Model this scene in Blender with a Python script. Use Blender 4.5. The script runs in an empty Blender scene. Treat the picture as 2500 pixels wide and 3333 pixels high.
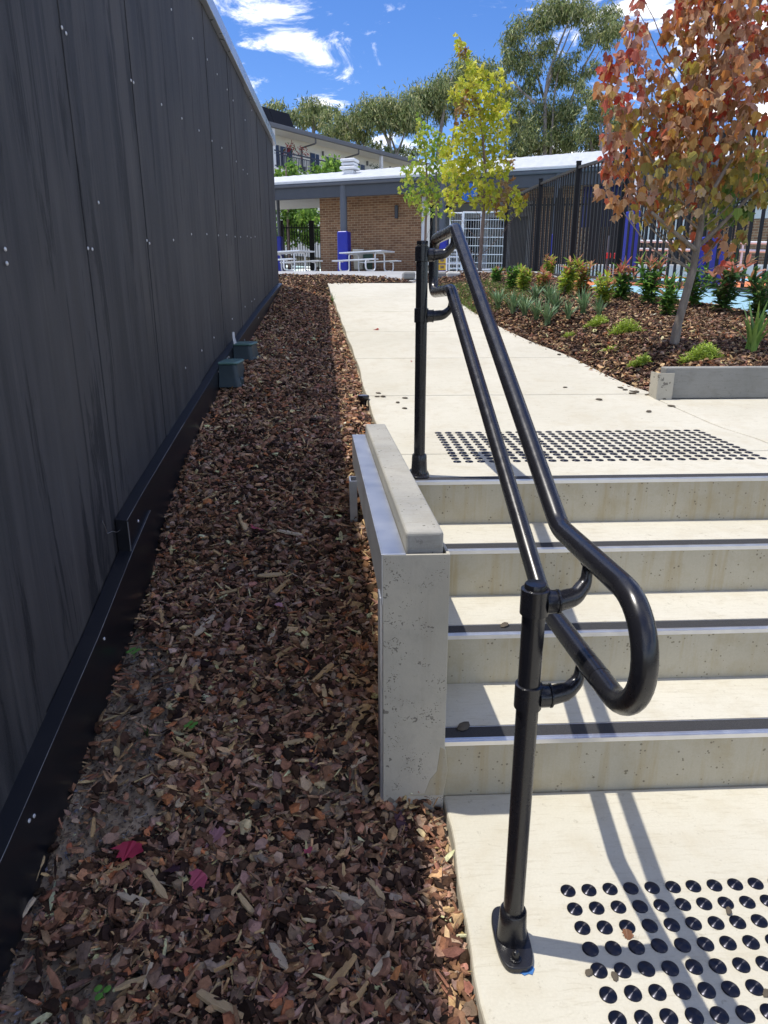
import bpy, math, random
import numpy as np
from mathutils import Vector, Matrix

# ------------------------------------------------------------------ camera, sky, sun, exposure
S = bpy.context.scene
COL = S.collection
RIGHT = Vector((0.99897, -0.04525, -0.00123)); UP = Vector((0.01440, 0.29181, 0.95637)); FWD = Vector((0.04292, 0.95541, -0.29216))
EYE = Vector((0.0, 0.0, 1.3273))
FPX = 2215.16
cam_data = bpy.data.cameras.new('camera')
cam_data.sensor_fit = 'VERTICAL'; cam_data.sensor_height = 36.0; cam_data.lens = 23.926
cam_data.clip_start = 0.05; cam_data.clip_end = 2000
cam = bpy.data.objects.new('camera', cam_data); COL.objects.link(cam)
cam.matrix_world = Matrix(((RIGHT.x, UP.x, -FWD.x, EYE.x), (RIGHT.y, UP.y, -FWD.y, EYE.y), (RIGHT.z, UP.z, -FWD.z, EYE.z), (0, 0, 0, 1)))
S.camera = cam

SUN_DIR = Vector((0.318, -0.080, -1.0)).normalized()          # the way the light travels
SUN_EL = math.asin(-SUN_DIR.z); SUN_AZ = math.atan2(-SUN_DIR.x, -SUN_DIR.y)
sd = bpy.data.lights.new('sun', 'SUN'); sd.energy = 2.5; sd.angle = math.radians(0.53); sd.color = (1.0, 0.95, 0.86)
sun = bpy.data.objects.new('sun', sd); COL.objects.link(sun)
sun.rotation_euler = SUN_DIR.to_track_quat('-Z', 'Y').to_euler(); sun.location = (-4, 2, 12)

SKY_SEED = 45.3
W = bpy.data.worlds.new('World'); S.world = W; W.use_nodes = True
def build_world():
    nt = W.node_tree; nt.nodes.clear(); N = nt.nodes.new; L = nt.links.new
    out = N('ShaderNodeOutputWorld'); bg = N('ShaderNodeBackground'); L(bg.outputs[0], out.inputs[0])
    sky = N('ShaderNodeTexSky'); sky.sky_type = 'NISHITA'; sky.sun_disc = False
    sky.sun_elevation = SUN_EL; sky.sun_rotation = SUN_AZ; sky.air_density = 0.85; sky.dust_density = 0.3; sky.ozone_density = 2.6
    bg.inputs[1].default_value = 0.15
    hs = N('ShaderNodeHueSaturation'); hs.inputs['Saturation'].default_value = 1.28; hs.inputs['Value'].default_value = 0.72; hs.inputs['Hue'].default_value = 0.512
    L(sky.outputs[0], hs.inputs['Color'])
    tc = N('ShaderNodeTexCoord')
    def vm(op, a, b=None):
        n = N('ShaderNodeVectorMath'); n.operation = op
        for i, v in enumerate((a, b)):
            if v is None: continue
            if isinstance(v, (tuple, list)): n.inputs[i].default_value = v
            else: L(v, n.inputs[i])
        return n
    def mm(op, a, b=None, c=None, clamp=False):
        n = N('ShaderNodeMath'); n.operation = op; n.use_clamp = clamp
        for i, v in enumerate((a, b, c)):
            if v is None: continue
            if isinstance(v, (int, float)): n.inputs[i].default_value = v
            else: L(v, n.inputs[i])
        return n.outputs[0]
    d = vm('NORMALIZE', tc.outputs['Generated']).outputs[0]
    sep = N('ShaderNodeSeparateXYZ'); L(d, sep.inputs[0])
    zz = mm('ADD', mm('MAXIMUM', sep.outputs[2], 0.0), 0.14)
    cmb = N('ShaderNodeCombineXYZ'); L(mm('DIVIDE', sep.outputs[0], zz), cmb.inputs[0]); L(mm('DIVIDE', sep.outputs[1], zz), cmb.inputs[1]); cmb.inputs[2].default_value = SKY_SEED
    nz = N('ShaderNodeTexNoise'); nz.inputs['Scale'].default_value = 4.2; nz.inputs['Detail'].default_value = 10; nz.inputs['Roughness'].default_value = 0.66
    nz.inputs['Distortion'].default_value = 0.6
    L(cmb.outputs[0], nz.inputs['Vector'])
    nb = N('ShaderNodeTexNoise'); nb.inputs['Scale'].default_value = 0.9; nb.inputs['Detail'].default_value = 3
    L(cmb.outputs[0], nb.inputs['Vector'])
    dens = mm('ADD', nz.outputs[0], mm('MULTIPLY', mm('SUBTRACT', nb.outputs[0], 0.5), 0.75))
    # fair-weather cloud banks, each a patch of sky given by its direction and angular size
    banks = [((-.128, .934, .333), .055, .20), ((-.085, .940, .330), .05, .2), ((-.02, .947, .320), .05, .19), ((.045, .9512, .308), .04, .17), ((-.122, .943, .308), .03, .13),
             ((-.0854, .9548, .2847), .022, .12), ((-.030, .9625, .266), .034, .18), ((-.012, .967, .25), .045, .2), ((-.06, .967, .246), .035, .17),
             ((.2166, .9482, .215), .08, .2), ((.1, .968, .21), .09, .17), ((.30, .93, .19), .10, .12)]
    for c, r, a in [(c_, r_ * .9, a_ * .22) for c_, r_, a_ in banks]:
        dist = vm('DISTANCE', d, tuple(Vector(c).normalized())).outputs['Value']
        fall = mm('SUBTRACT', 1.0, mm('DIVIDE', dist, r), clamp=True)
        dens = mm('ADD', dens, mm('MULTIPLY', fall, a))
    mr = N('ShaderNodeMapRange'); mr.interpolation_type = 'SMOOTHSTEP'
    mr.inputs['From Min'].default_value = 0.48; mr.inputs['From Max'].default_value = 0.68
    L(dens, mr.inputs['Value'])
    mix = N('ShaderNodeMix'); mix.data_type = 'RGBA'
    L(mm('MULTIPLY', mr.outputs[0], 0.9), mix.inputs[0]); L(hs.outputs[0], mix.inputs[6]); mix.inputs[7].default_value = (8.6, 8.4, 8.2, 1)
    L(mix.outputs[2], bg.inputs[0])
build_world()
S.view_settings.view_transform = 'Standard'; S.view_settings.look = 'None'
S.view_settings.exposure = 0.82; S.view_settings.gamma = 1.0; S.view_settings.use_curve_mapping = False
S.cycles.max_bounces = 6; S.cycles.diffuse_bounces = 3; S.cycles.glossy_bounces = 3; S.cycles.transparent_max_bounces = 8

rng = np.random.default_rng(7); random.seed(7)

# ------------------------------------------------------------------ helpers
def ray(px, py):
    """direction of the line of sight through a point of the 2500 x 3333 photograph"""
    return RIGHT * ((px - 1250) / FPX) - UP * ((py - 1666.5) / FPX) + FWD
def at(px, py, Y):
    d = ray(px, py); return EYE + d * (Y / d.y)
def drop(px, py, hf, y0=1.2, y1=40):
    """where that line of sight meets the ground hf(x, y)"""
    d = ray(px, py); y = y0
    while y < y1:
        p = EYE + d * (y / d.y)
        if p.z <= hf(p.x, p.y): return Vector((p.x, p.y, hf(p.x, p.y)))
        y += 0.01
    return EYE + d * (y1 / d.y)

def interp(y, pts):
    if y <= pts[0][0]: return pts[0][1]
    for (a, b), (c, d) in zip(pts, pts[1:]):
        if y <= c: return b + (d - b) * (y - a) / (c - a)
    return pts[-1][1]
PATH_Z = [(-5, .68), (2.8, .68), (3.5, .705), (4.2, .79), (10, 1.60), (13, 1.93), (26, 2.46), (30, 2.62), (40, 3.0), (80, 3.4), (400, 4)]
def Zp(y): return interp(y, PATH_Z)

def tag(o, label=None, cat=None, group=None, kind=None):
    if label: o['label'] = label
    if cat: o['category'] = cat
    if group: o['group'] = group
    if kind: o['kind'] = kind
    return o
def empty(name, loc, label=None, cat=None, group=None, rz=0):
    o = bpy.data.objects.new(name, None); COL.objects.link(o); o.location = loc; o.rotation_euler = (0, 0, rz)
    o.empty_display_size = 0.1
    return tag(o, label, cat, group)
def adopt(child, parent, world=True):
    """parent; with world=True the child's mesh is written in world coordinates"""
    child.parent = parent
    if world:
        m = Matrix.Identity(4); p = parent
        chain = []
        while p is not None: chain.append(p); p = p.parent
        for q in reversed(chain): m = m @ q.matrix_parent_inverse @ Matrix.LocRotScale(q.location, q.rotation_euler, q.scale)
        child.matrix_parent_inverse = m.inverted()
    return child
def link(name, me, mat=None, parent=None, world=True):
    o = bpy.data.objects.new(name, me); COL.objects.link(o)
    if mat is not None and len(me.materials) == 0: me.materials.append(mat)
    if parent is not None: adopt(o, parent, world)
    return o
def copy_tree(o, parent=None):
    c = o.copy(); COL.objects.link(c); c.parent = parent
    for ch in list(o.children): copy_tree(ch, c)
    return c

class MB:
    def __init__(s): s.v = []; s.f = []; s.sm = []
    def add(s, vs, fs, smooth=False):
        b = len(s.v); s.v += [tuple(v) for v in vs]
        s.f += [tuple(b + i for i in f) for f in fs]; s.sm += [smooth] * len(fs); return s
    def box(s, c, d, rz=0, M=None):
        hx, hy, hz = d[0] / 2, d[1] / 2, d[2] / 2; ca, sa = math.cos(rz), math.sin(rz); vs = []
        for z in (-hz, hz):
            for x, y in ((-hx, -hy), (hx, -hy), (hx, hy), (-hx, hy)):
                p = Vector((x * ca - y * sa, x * sa + y * ca, z))
                if M is not None: p = M @ Vector((x, y, z))
                vs.append((c[0] + p[0], c[1] + p[1], c[2] + p[2]))
        return s.add(vs, [(3, 2, 1, 0), (4, 5, 6, 7), (0, 1, 5, 4), (1, 2, 6, 5), (2, 3, 7, 6), (3, 0, 4, 7)])
    def hexa(s, p):   # 8 corners: bottom ring ccw, top ring ccw
        return s.add(p, [(3, 2, 1, 0), (4, 5, 6, 7), (0, 1, 5, 4), (1, 2, 6, 5), (2, 3, 7, 6), (3, 0, 4, 7)])
    def tube(s, path, r, n=12, closed=False, caps=True, smooth=True, squash=None):
        P = [Vector(p) for p in path]; m = len(P); R = r if isinstance(r, (list, tuple)) else [r] * m
        T = []
        for i in range(m):
            a = P[i - 1] if (i > 0 or closed) else P[i]; b = P[(i + 1) % m] if (i < m - 1 or closed) else P[i]
            t = b - a; T.append(t.normalized() if t.length > 1e-9 else Vector((0, 0, 1)))
        u = T[0].orthogonal().normalized(); vs = []
        for i in range(m):
            u = (u - T[i] * u.dot(T[i])); u = u.normalized() if u.length > 1e-6 else T[i].orthogonal().normalized()
            w = T[i].cross(u)
            for k in range(n):
                a = 2 * math.pi * k / n; vs.append(P[i] + (u * math.cos(a) + w * math.sin(a)) * R[i])
        fs = []
        for i in range(m if closed else m - 1):
            j = (i + 1) % m
            for k in range(n):
                k2 = (k + 1) % n; fs.append((i * n + k, i * n + k2, j * n + k2, j * n + k))
        s.add(vs, fs, smooth)
        if caps and not closed:
            b = len(s.v) - m * n
            s.f.append(tuple(b + k for k in reversed(range(n)))); s.sm.append(False)
            s.f.append(tuple(b + (m - 1) * n + k for k in range(n))); s.sm.append(False)
        return s
    def lathe(s, prof, c=(0, 0, 0), n=20, smooth=True, M=None):
        vs = []; fs = []
        for (r, z) in prof:
            for k in range(n):
                a = 2 * math.pi * k / n; p = Vector((r * math.cos(a), r * math.sin(a), z))
                if M is not None: p = M @ p
                vs.append((c[0] + p[0], c[1] + p[1], c[2] + p[2]))
        for i in range(len(prof) - 1):
            for k in range(n):
                k2 = (k + 1) % n; fs.append((i * n + k, i * n + k2, (i + 1) * n + k2, (i + 1) * n + k))
        s.add(vs, fs, smooth)
        b = len(s.v) - len(vs)
        s.f.append(tuple(b + k for k in reversed(range(n)))); s.sm.append(False)
        s.f.append(tuple(b + (len(prof) - 1) * n + k for k in range(n))); s.sm.append(False)
        return s
    def prism(s, poly, z0, z1):
        n = len(poly); vs = [(x, y, z0) for x, y in poly] + [(x, y, z1) for x, y in poly]
        return s.add(vs, [tuple(reversed(range(n))), tuple(range(n, 2 * n))] + [(i, (i + 1) % n, n + (i + 1) % n, n + i) for i in range(n)])
    def mesh(s, name, sharp=40):
        me = bpy.data.meshes.new(name); me.from_pydata(s.v, [], s.f)
        me.polygons.foreach_set('use_smooth', s.sm); me.update()
        if any(s.sm): me.set_sharp_from_angle(angle=math.radians(sharp))
        return me
    def build(s, name, mat, parent=None, world=True, bevel=0, seg=2):
        o = link(name, s.mesh(name), mat, parent, world)
        if bevel:
            b = o.modifiers.new('bevel', 'BEVEL'); b.width = bevel; b.segments = seg; b.limit_method = 'ANGLE'; b.angle_limit = math.radians(35)
        return o

def fillet(pts, rad, n=8, closed=False):
    P = [Vector(p) for p in pts]; m = len(P); out = []
    for i in range(m):
        if not closed and i in (0, m - 1): out.append(P[i]); continue
        a, b, c = P[i - 1], P[i], P[(i + 1) % m]; r = rad[i] if isinstance(rad, (list, tuple)) else rad
        u = (a - b); v = (c - b); lu, lv = u.length, v.length; u.normalize(); v.normalize()
        ang = u.angle(v)
        if math.pi - ang < 0.02 or r <= 0: out.append(b); continue
        t = min(r / math.tan(ang / 2), lu * .499, lv * .499); r2 = t * math.tan(ang / 2)
        ctr = b + (u + v).normalized() * (r2 / math.sin(ang / 2))
        s0 = b + u * t - ctr; s1 = b + v * t - ctr
        for k in range(n + 1):
            f = k / n; th = s0.angle(s1)
            w = (s0 * math.sin((1 - f) * th) + s1 * math.sin(f * th)) / math.sin(th)
            out.append(ctr + w)
    return out

def np_mesh(name, V, sizes, loops, col=None, smooth=False):
    me = bpy.data.meshes.new(name); V = np.asarray(V, np.float32)
    me.vertices.add(len(V)); me.vertices.foreach_set('co', V.ravel())
    me.loops.add(len(loops)); me.loops.foreach_set('vertex_index', np.asarray(loops, np.int32))
    me.polygons.add(len(sizes)); st = np.concatenate([[0], np.cumsum(sizes)[:-1]]).astype(np.int32)
    me.polygons.foreach_set('loop_start', st)
    me.polygons.foreach_set('use_smooth', np.full(len(sizes), smooth))
    me.update(calc_edges=True)
    if col is not None:
        a = me.attributes.new('col', 'FLOAT_COLOR', 'POINT'); c = np.ones((len(V), 4), np.float32); c[:, :3] = col
        a.data.foreach_set('color', c.ravel())
    return me
def scatter(name, tv, tf, pos, rot, scl, col, jitter=None, smooth=False):
    """N copies of a template (tv: Kx3, or NxKx3; tf: faces) as one mesh. rot Nx3x3, scl N or Nx3, col Nx3"""
    N = len(pos); K = np.asarray(tv).shape[-2]
    T = np.broadcast_to(np.asarray(tv, float), (N, K, 3)).copy()
    if jitter is not None: T *= 1 + rng.uniform(-jitter, jitter, (N, K, 1))
    scl = np.asarray(scl, float); scl = scl[:, None, None] if scl.ndim == 1 else scl[:, None, :]
    V = np.einsum('nij,nkj->nki', rot, T * scl) + np.asarray(pos)[:, None, :]
    lf = np.concatenate([np.array(f) for f in tf]); ls = np.array([len(f) for f in tf])
    loops = (lf[None, :] + (np.arange(N) * K)[:, None]).ravel(); sizes = np.tile(ls, N)
    return np_mesh(name, V.reshape(-1, 3), sizes, loops, np.repeat(np.asarray(col), K, axis=0), smooth)
def rot_zyx(az, tilt, roll):
    """frames: spin az about z, after a tilt about x and a roll about y"""
    ca, sa = np.cos(az), np.sin(az); ct, st = np.cos(tilt), np.sin(tilt); cr, sr = np.cos(roll), np.sin(roll); o = np.zeros_like(ca); i = np.ones_like(ca)
    Rz = np.stack([np.stack([ca, -sa, o], -1), np.stack([sa, ca, o], -1), np.stack([o, o, i], -1)], -2)
    Rx = np.stack([np.stack([i, o, o], -1), np.stack([o, ct, -st], -1), np.stack([o, st, ct], -1)], -2)
    Ry = np.stack([np.stack([cr, o, sr], -1), np.stack([o, i, o], -1), np.stack([-sr, o, cr], -1)], -2)
    return Rz @ Rx @ Ry

# ------------------------------------------------------------------ materials
class NT:
    def __init__(s, name):
        s.m = bpy.data.materials.new(name); s.m.use_nodes = True; s.nt = s.m.node_tree; s.nt.nodes.clear()
        s.out = s.n('ShaderNodeOutputMaterial'); s.b = s.n('ShaderNodeBsdfPrincipled'); s.l(s.b.outputs[0], s.out.inputs[0])
    def n(s, t, **k):
        x = s.nt.nodes.new(t)
        for a, v in k.items(): setattr(x, a, v)
        return x
    def l(s, a, b): s.nt.links.new(a, b)
    def set(s, node, **k):
        for a, v in k.items():
            i = node.inputs[a.replace('_', ' ')]
            if hasattr(v, 'is_output') or isinstance(v, bpy.types.NodeSocket): s.l(v, i)
            else: i.default_value = v
        return node
    def coord(s, kind='Object', scale=(1, 1, 1), rot=(0, 0, 0)):
        t = s.n('ShaderNodeTexCoord'); m = s.n('ShaderNodeMapping'); s.l(t.outputs[kind], m.inputs['Vector'])
        m.inputs['Scale'].default_value = scale; m.inputs['Rotation'].default_value = rot; return m.outputs[0]
    def noise(s, vec, scale, detail=4, rough=.55, dist=0):
        x = s.n('ShaderNodeTexNoise'); s.l(vec, x.inputs['Vector'])
        x.inputs['Scale'].default_value = scale; x.inputs['Detail'].default_value = detail; x.inputs['Roughness'].default_value = rough; x.inputs['Distortion'].default_value = dist
        return x.outputs[0]
    def voro(s, vec, scale, feat='F1', rnd=1.0):
        x = s.n('ShaderNodeTexVoronoi'); x.feature = feat; s.l(vec, x.inputs['Vector']); x.inputs['Scale'].default_value = scale; x.inputs['Randomness'].default_value = rnd; return x
    def ramp(s, fac, stops, interp='LINEAR'):
        x = s.n('ShaderNodeValToRGB'); s.l(fac, x.inputs[0]); e = x.color_ramp.elements; x.color_ramp.interpolation = interp
        while len(e) < len(stops): e.new(.5)
        for i, (p, c) in enumerate(stops):
            e[i].position = p; e[i].color = (c, c, c, 1) if isinstance(c, (int, float)) else (*c, 1)
        return x.outputs[0]
    def mix(s, fac, a, b, mode='MIX'):
        x = s.n('ShaderNodeMix'); x.data_type = 'RGBA'; x.blend_type = mode
        for i, v in ((0, fac), (6, a), (7, b)):
            if isinstance(v, bpy.types.NodeSocket): s.l(v, x.inputs[i])
            elif i == 0: x.inputs[0].default_value = v
            else: x.inputs[i].default_value = (*v, 1)
        return x.outputs[2]
    def math(s, op, a, b=None, clamp=False):
        x = s.n('ShaderNodeMath'); x.operation = op; x.use_clamp = clamp
        for i, v in enumerate((a, b)):
            if v is None: continue
            if isinstance(v, bpy.types.NodeSocket): s.l(v, x.inputs[i])
            else: x.inputs[i].default_value = v
        return x.outputs[0]
    def bump(s, h, strength=.3, dist=.01):
        x = s.n('ShaderNodeBump'); x.inputs['Strength'].default_value = strength; x.inputs['Distance'].default_value = dist
        s.l(h, x.inputs['Height']); s.l(x.outputs[0], s.b.inputs['Normal']); return x
    def base(s, c):
        if isinstance(c, bpy.types.NodeSocket): s.l(c, s.b.inputs['Base Color'])
        else: s.b.inputs['Base Color'].default_value = (*c, 1)
    def rough(s, r):
        if isinstance(r, bpy.types.NodeSocket): s.l(r, s.b.inputs['Roughness'])
        else: s.b.inputs['Roughness'].default_value = r

def mottled(name, a, b, scale=6, rough=.6, metal=0, bump=.15, bscale=60, bdist=.002, fine=None, coat=0, spec=.5):
    t = NT(name); v = t.coord()
    n1 = t.noise(v, scale, 5, .6); c = t.mix(t.ramp(n1, [(.3, 0.), (.7, 1.)]), a, b)
    if fine: c = t.mix(t.ramp(t.noise(v, fine[0], 3, .7), [(.45, 0.), (.75, fine[1])]), c, fine[2])
    t.base(c); t.rough(t.ramp(n1, [(.2, max(0, rough - .08)), (.8, min(1, rough + .08))])); t.b.inputs['Metallic'].default_value = metal
    t.b.inputs['Coat Weight'].default_value = coat; t.b.inputs['Specular IOR Level'].default_value = spec
    if bump: t.bump(t.noise(v, bscale, 4, .6), bump, bdist)
    return t.m

def m_concrete(name, a, b, stain, pits=0, streak=False, trowel=True):
    t = NT(name); v = t.coord()
    big = t.noise(v, 1.3, 5, .6, .3); mid = t.noise(v, 9, 6, .65); fine = t.noise(v, 160, 3, .7)
    c = t.mix(t.ramp(big, [(.38, 0.), (.62, 1.)]), a, b)
    c = t.mix(t.ramp(mid, [(.48, 0.), (.70, .6)]), c, stain)
    c = t.mix(t.ramp(fine, [(.35, 0.), (.8, .22)]), c, (a[0] * .62, a[1] * .62, a[2] * .6))
    if trowel:
        vt = t.coord(scale=(3, 26, 26), rot=(0, 0, .12)); tr = t.noise(vt, 4, 6, .75, .8)
        c = t.mix(t.ramp(tr, [(.53, 0.), (.66, .5)]), c, (stain[0] * .82, stain[1] * .82, stain[2] * .8))
        dk = t.noise(v, 34, 5, .8); c = t.mix(t.ramp(dk, [(.60, 0.), (.68, .55)]), c, (a[0] * .55, a[1] * .52, a[2] * .48))
    if streak:
        vs = t.coord(scale=(14, 14, .9)); st = t.noise(vs, 2.2, 5, .6, .2)
        c = t.mix(t.ramp(st, [(.50, 0.), (.75, .6)]), c, (stain[0] * .95, stain[1] * .86, stain[2] * .66))
        c = t.mix(t.ramp(t.noise(vs, 5.0, 4, .6), [(.6, 0.), (.8, .4)]), c, (min(1, a[0] * 1.25), min(1, a[1] * 1.25), min(1, a[2] * 1.27)))
    h = t.math('ADD', t.math('MULTIPLY', fine, .5), t.math('MULTIPLY', mid, .6))
    if pits:
        vo = t.voro(v, pits); rd = t.noise(v, pits * .31, 2); thr = t.math('MULTIPLY', t.ramp(rd, [(.47, 0.), (.64, 1.)]), .26)
        pit = t.math('LESS_THAN', vo.outputs['Distance'], thr)
        c = t.mix(t.math('MULTIPLY', pit, .75), c, (a[0] * .35, a[1] * .33, a[2] * .28)); h = t.math('SUBTRACT', h, t.math('MULTIPLY', pit, 2.0))
    t.base(c); t.rough(.86); t.b.inputs['Specular IOR Level'].default_value = .3
    t.bump(h, .35, .0025)
    return t.m

M = {}
M['path'] = m_concrete('path_concrete', (.545, .515, .42), (.60, .57, .475), (.50, .45, .34))
M['riser'] = m_concrete('riser_concrete', (.44, .40, .30), (.51, .47, .36), (.40, .335, .205), pits=70, streak=True, trowel=False)
M['sleeper'] = m_concrete('sleeper_concrete', (.29, .29, .275), (.43, .415, .37), (.31, .295, .25), pits=60, trowel=True)
M['sleeper_grey'] = m_concrete('grey_sleeper_concrete', (.25, .25, .23), (.32, .315, .29), (.21, .20, .175), pits=0, trowel=True)
M['slurry'] = m_concrete('cement_slurry', (.46, .455, .42), (.55, .54, .48), (.36, .33, .28), pits=0, streak=True, trowel=False)
def m_slurry():
    t = NT('cement_splashed_steel'); v = t.coord()
    big = t.noise(v, 3.5, 5, .6); c = t.mix(t.ramp(big, [(.35, 0.), (.7, 1.)]), (.43, .405, .335), (.52, .485, .395))
    c = t.mix(t.ramp(t.noise(v, 22, 6, .7), [(.5, 0.), (.8, .5)]), c, (.33, .305, .255))
    wv = t.n('ShaderNodeVectorMath'); wv.operation = 'ADD'; nn_ = t.n('ShaderNodeTexNoise'); t.l(v, nn_.inputs['Vector']); nn_.inputs['Scale'].default_value = 60; ws = t.n('ShaderNodeVectorMath'); ws.operation = 'SCALE'; t.l(nn_.outputs['Color'], ws.inputs[0]); ws.inputs['Scale'].default_value = .035; t.l(v, wv.inputs[0]); t.l(ws.outputs[0], wv.inputs[1]); v2 = wv.outputs[0]
    vo = t.voro(v2, 26); rd = t.noise(v, 9, 3)
    sp = t.math('LESS_THAN', vo.outputs['Distance'], t.math('MULTIPLY', t.ramp(rd, [(.48, 0.), (.66, 1.)]), .36))
    vo2 = t.voro(v2, 120); sp2 = t.math('LESS_THAN', vo2.outputs['Distance'], t.math('MULTIPLY', t.ramp(t.noise(v, 16, 3), [(.44, 0.), (.64, 1.)]), .34))
    s = t.math('MAXIMUM', sp, sp2)
    c = t.mix(t.math('MULTIPLY', s, .8), c, (.13, .12, .10))
    ss = t.coord(scale=(9, 9, .8)); c = t.mix(t.ramp(t.noise(ss, 3, 4, .6), [(.55, 0.), (.8, .35)]), c, (.30, .25, .19))
    t.base(c); t.rough(.8); t.bump(t.math('SUBTRACT', t.noise(v, 90, 4, .6), s), .4, .002)
    return t.m
M['slurry'] = m_slurry()
M['galv'] = mottled('galvanised_steel', (.46, .48, .52), (.56, .58, .62), 9, .42, .85, .05, 120)
M['alu'] = mottled('aluminium', (.66, .67, .70), (.74, .75, .77), 20, .35, .9, .03, 200)
def m_powder():
    t = NT('black_powdercoat'); v = t.coord()
    n = t.noise(v, 30, 4, .6); sc = t.noise(t.coord(scale=(1, 1, 1)), 14, 8, .8)
    c = t.mix(t.ramp(sc, [(.735, 0.), (.755, .4)]), (.0125, .0125, .016), (.16, .16, .165))
    t.base(c); t.rough(t.ramp(n, [(.3, .20), (.75, .34)])); t.b.inputs['Specular IOR Level'].default_value = .55
    t.bump(t.noise(v, 420, 2, .5), .05, .0008)
    return t.m
M['powder'] = m_powder()
M['powder_dark'] = mottled('black_plastic', (.008, .008, .010), (.014, .014, .017), 20, .24, 0, .03, 300)
def m_grip():
    t = NT('grip_strip'); v = t.coord(); n = t.noise(v, 900, 2, .8)
    t.base(t.ramp(n, [(.40, (.022, .022, .024)), (.62, (.045, .045, .048)), (.80, (.20, .20, .21))])); t.rough(.8); t.bump(n, .8, .002); return t.m
M['grip'] = m_grip()
def m_stud():
    t = NT('turned_black_stud'); t.base((.050, .050, .062)); t.b.inputs['Metallic'].default_value = 1; t.rough(.34)
    t.b.inputs['Anisotropic'].default_value = .95; t.b.inputs['Anisotropic Rotation'].default_value = .25
    tn = t.n('ShaderNodeTangent'); tn.direction_type = 'RADIAL'; tn.axis = 'Z'; t.l(tn.outputs[0], t.b.inputs['Tangent'])
    t.b.inputs['Specular IOR Level'].default_value = .5
    return t.m
M['stud'] = m_stud()
def m_cladding():
    t = NT('charcoal_cladding'); v = t.coord()
    st = t.noise(t.coord(scale=(9, 9, .35)), 1.5, 8, .68, .35); fi = t.noise(t.coord(scale=(34, 34, .8)), 2.4, 6, .65)
    pale = t.noise(t.coord(scale=(.8, .8, .45)), 1.5, 4, .55)
    c = t.mix(t.ramp(st, [(.41, 0.), (.59, 1.)]), (.025, .026, .030), (.066, .064, .067))
    c = t.mix(t.ramp(fi, [(.42, 0.), (.66, .35)]), c, (.038, .038, .042))
    c = t.mix(t.ramp(pale, [(.46, 0.), (.66, .55)]), c, (.098, .091, .088))
    dk = t.noise(t.coord(scale=(6, 6, .55)), 1.6, 7, .74, .6); c = t.mix(t.ramp(dk, [(.545, 0.), (.60, .85)]), c, (.013, .014, .017))
    run = t.noise(t.coord(scale=(24, 24, .45)), 2.2, 5, .7); c = t.mix(t.ramp(run, [(.60, 0.), (.70, .45)]), c, (.115, .109, .104))
    wh = t.noise(t.coord(scale=(12, 12, 4)), 2.6, 6, .8); c = t.mix(t.ramp(wh, [(.71, 0.), (.74, .5)]), c, (.34, .34, .35))
    gr = t.noise(v, 420, 2, .9); c = t.mix(t.ramp(gr, [(.3, 0.), (.85, .30)]), c, (.14, .14, .15))
    t.base(c); t.rough(t.ramp(st, [(.3, .62), (.7, .78)])); t.b.inputs['Specular IOR Level'].default_value = .22
    t.bump(t.math('ADD', fi, t.math('MULTIPLY', gr, .5)), .3, .002)
    return t.m
M['cladding'] = m_cladding()
def m_trim():
    t = NT('black_steel_flashing'); v = t.coord()
    sc = t.noise(t.coord(scale=(8, 8, 3)), 3, 7, .8); c = t.mix(t.ramp(sc, [(.68, 0.), (.72, .8)]), (.011, .012, .016), (.34, .34, .34))
    c = t.mix(t.ramp(t.noise(v, 5, 4, .6), [(.5, 0.), (.8, .4)]), c, (.03, .028, .027))
    t.base(c); t.rough(.33); t.bump(t.noise(v, 20, 3), .05, .004); return t.m
M['trim'] = m_trim()
M['capping'] = mottled('bluish_capping', (.42, .46, .52), (.50, .54, .60), 3, .3, .6, .04, 40)
def m_soil(name, a, b, c3):
    t = NT(name); v = t.coord(); n = t.noise(v, 6, 6, .65); c = t.mix(t.ramp(n, [(.35, 0.), (.65, 1.)]), a, b)
    g = t.noise(v, 90, 5, .75); c = t.mix(t.ramp(g, [(.4, 0.), (.75, .7)]), c, c3)
    t.base(c); t.rough(.95); t.b.inputs['Specular IOR Level'].default_value = .15; t.bump(t.math('ADD', g, t.math('MULTIPLY', n, 2)), .45, .008); return t.m
M['soil'] = m_soil('sandy_soil', (.44, .335, .23), (.58, .46, .33), (.26, .19, .13))
M['dark_soil'] = m_soil('dark_mulch_soil', (.030, .020, .015), (.055, .036, .026), (.018, .012, .009))
def m_attr(name, rough=.75, bump=0, bscale=200, transl=0, spec=.3, grain=None, coat=0):
    t = NT(name); a = t.n('ShaderNodeAttribute'); a.attribute_name = 'col'; c = a.outputs['Color']; v = t.coord()
    if grain: c = t.mix(t.ramp(t.noise(t.coord(scale=grain[1]), grain[0], 5, .7), [(.35, 0.), (.75, grain[2])]), c, (0, 0, 0), 'MIX') if grain[2] < 1 else c
    t.base(c); t.rough(rough); t.b.inputs['Specular IOR Level'].default_value = spec; t.b.inputs['Coat Weight'].default_value = coat
    if bump: t.bump(t.noise(v, bscale, 4, .7), bump, .003)
    if transl:
        tr = t.n('ShaderNodeBsdfTranslucent'); t.l(c, tr.inputs['Color']); mx = t.n('ShaderNodeMixShader'); mx.inputs[0].default_value = transl
        t.l(t.b.outputs[0], mx.inputs[1]); t.l(tr.outputs[0], mx.inputs[2]); t.l(mx.outputs[0], t.out.inputs[0])
    return t.m
M['chip'] = m_attr('bark_chip', .85, .9, 130, 0, .2, (55, (1, 1, 1), .6))
M['leaf'] = m_attr('leaf', .5, 0, 200, .48, .35)
M['gum_leaf'] = m_attr('gum_leaf', .5, 0, 200, .30, .3)
M['blade'] = m_attr('strap_leaf', .42, 0, 200, .2, .4)
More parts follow.
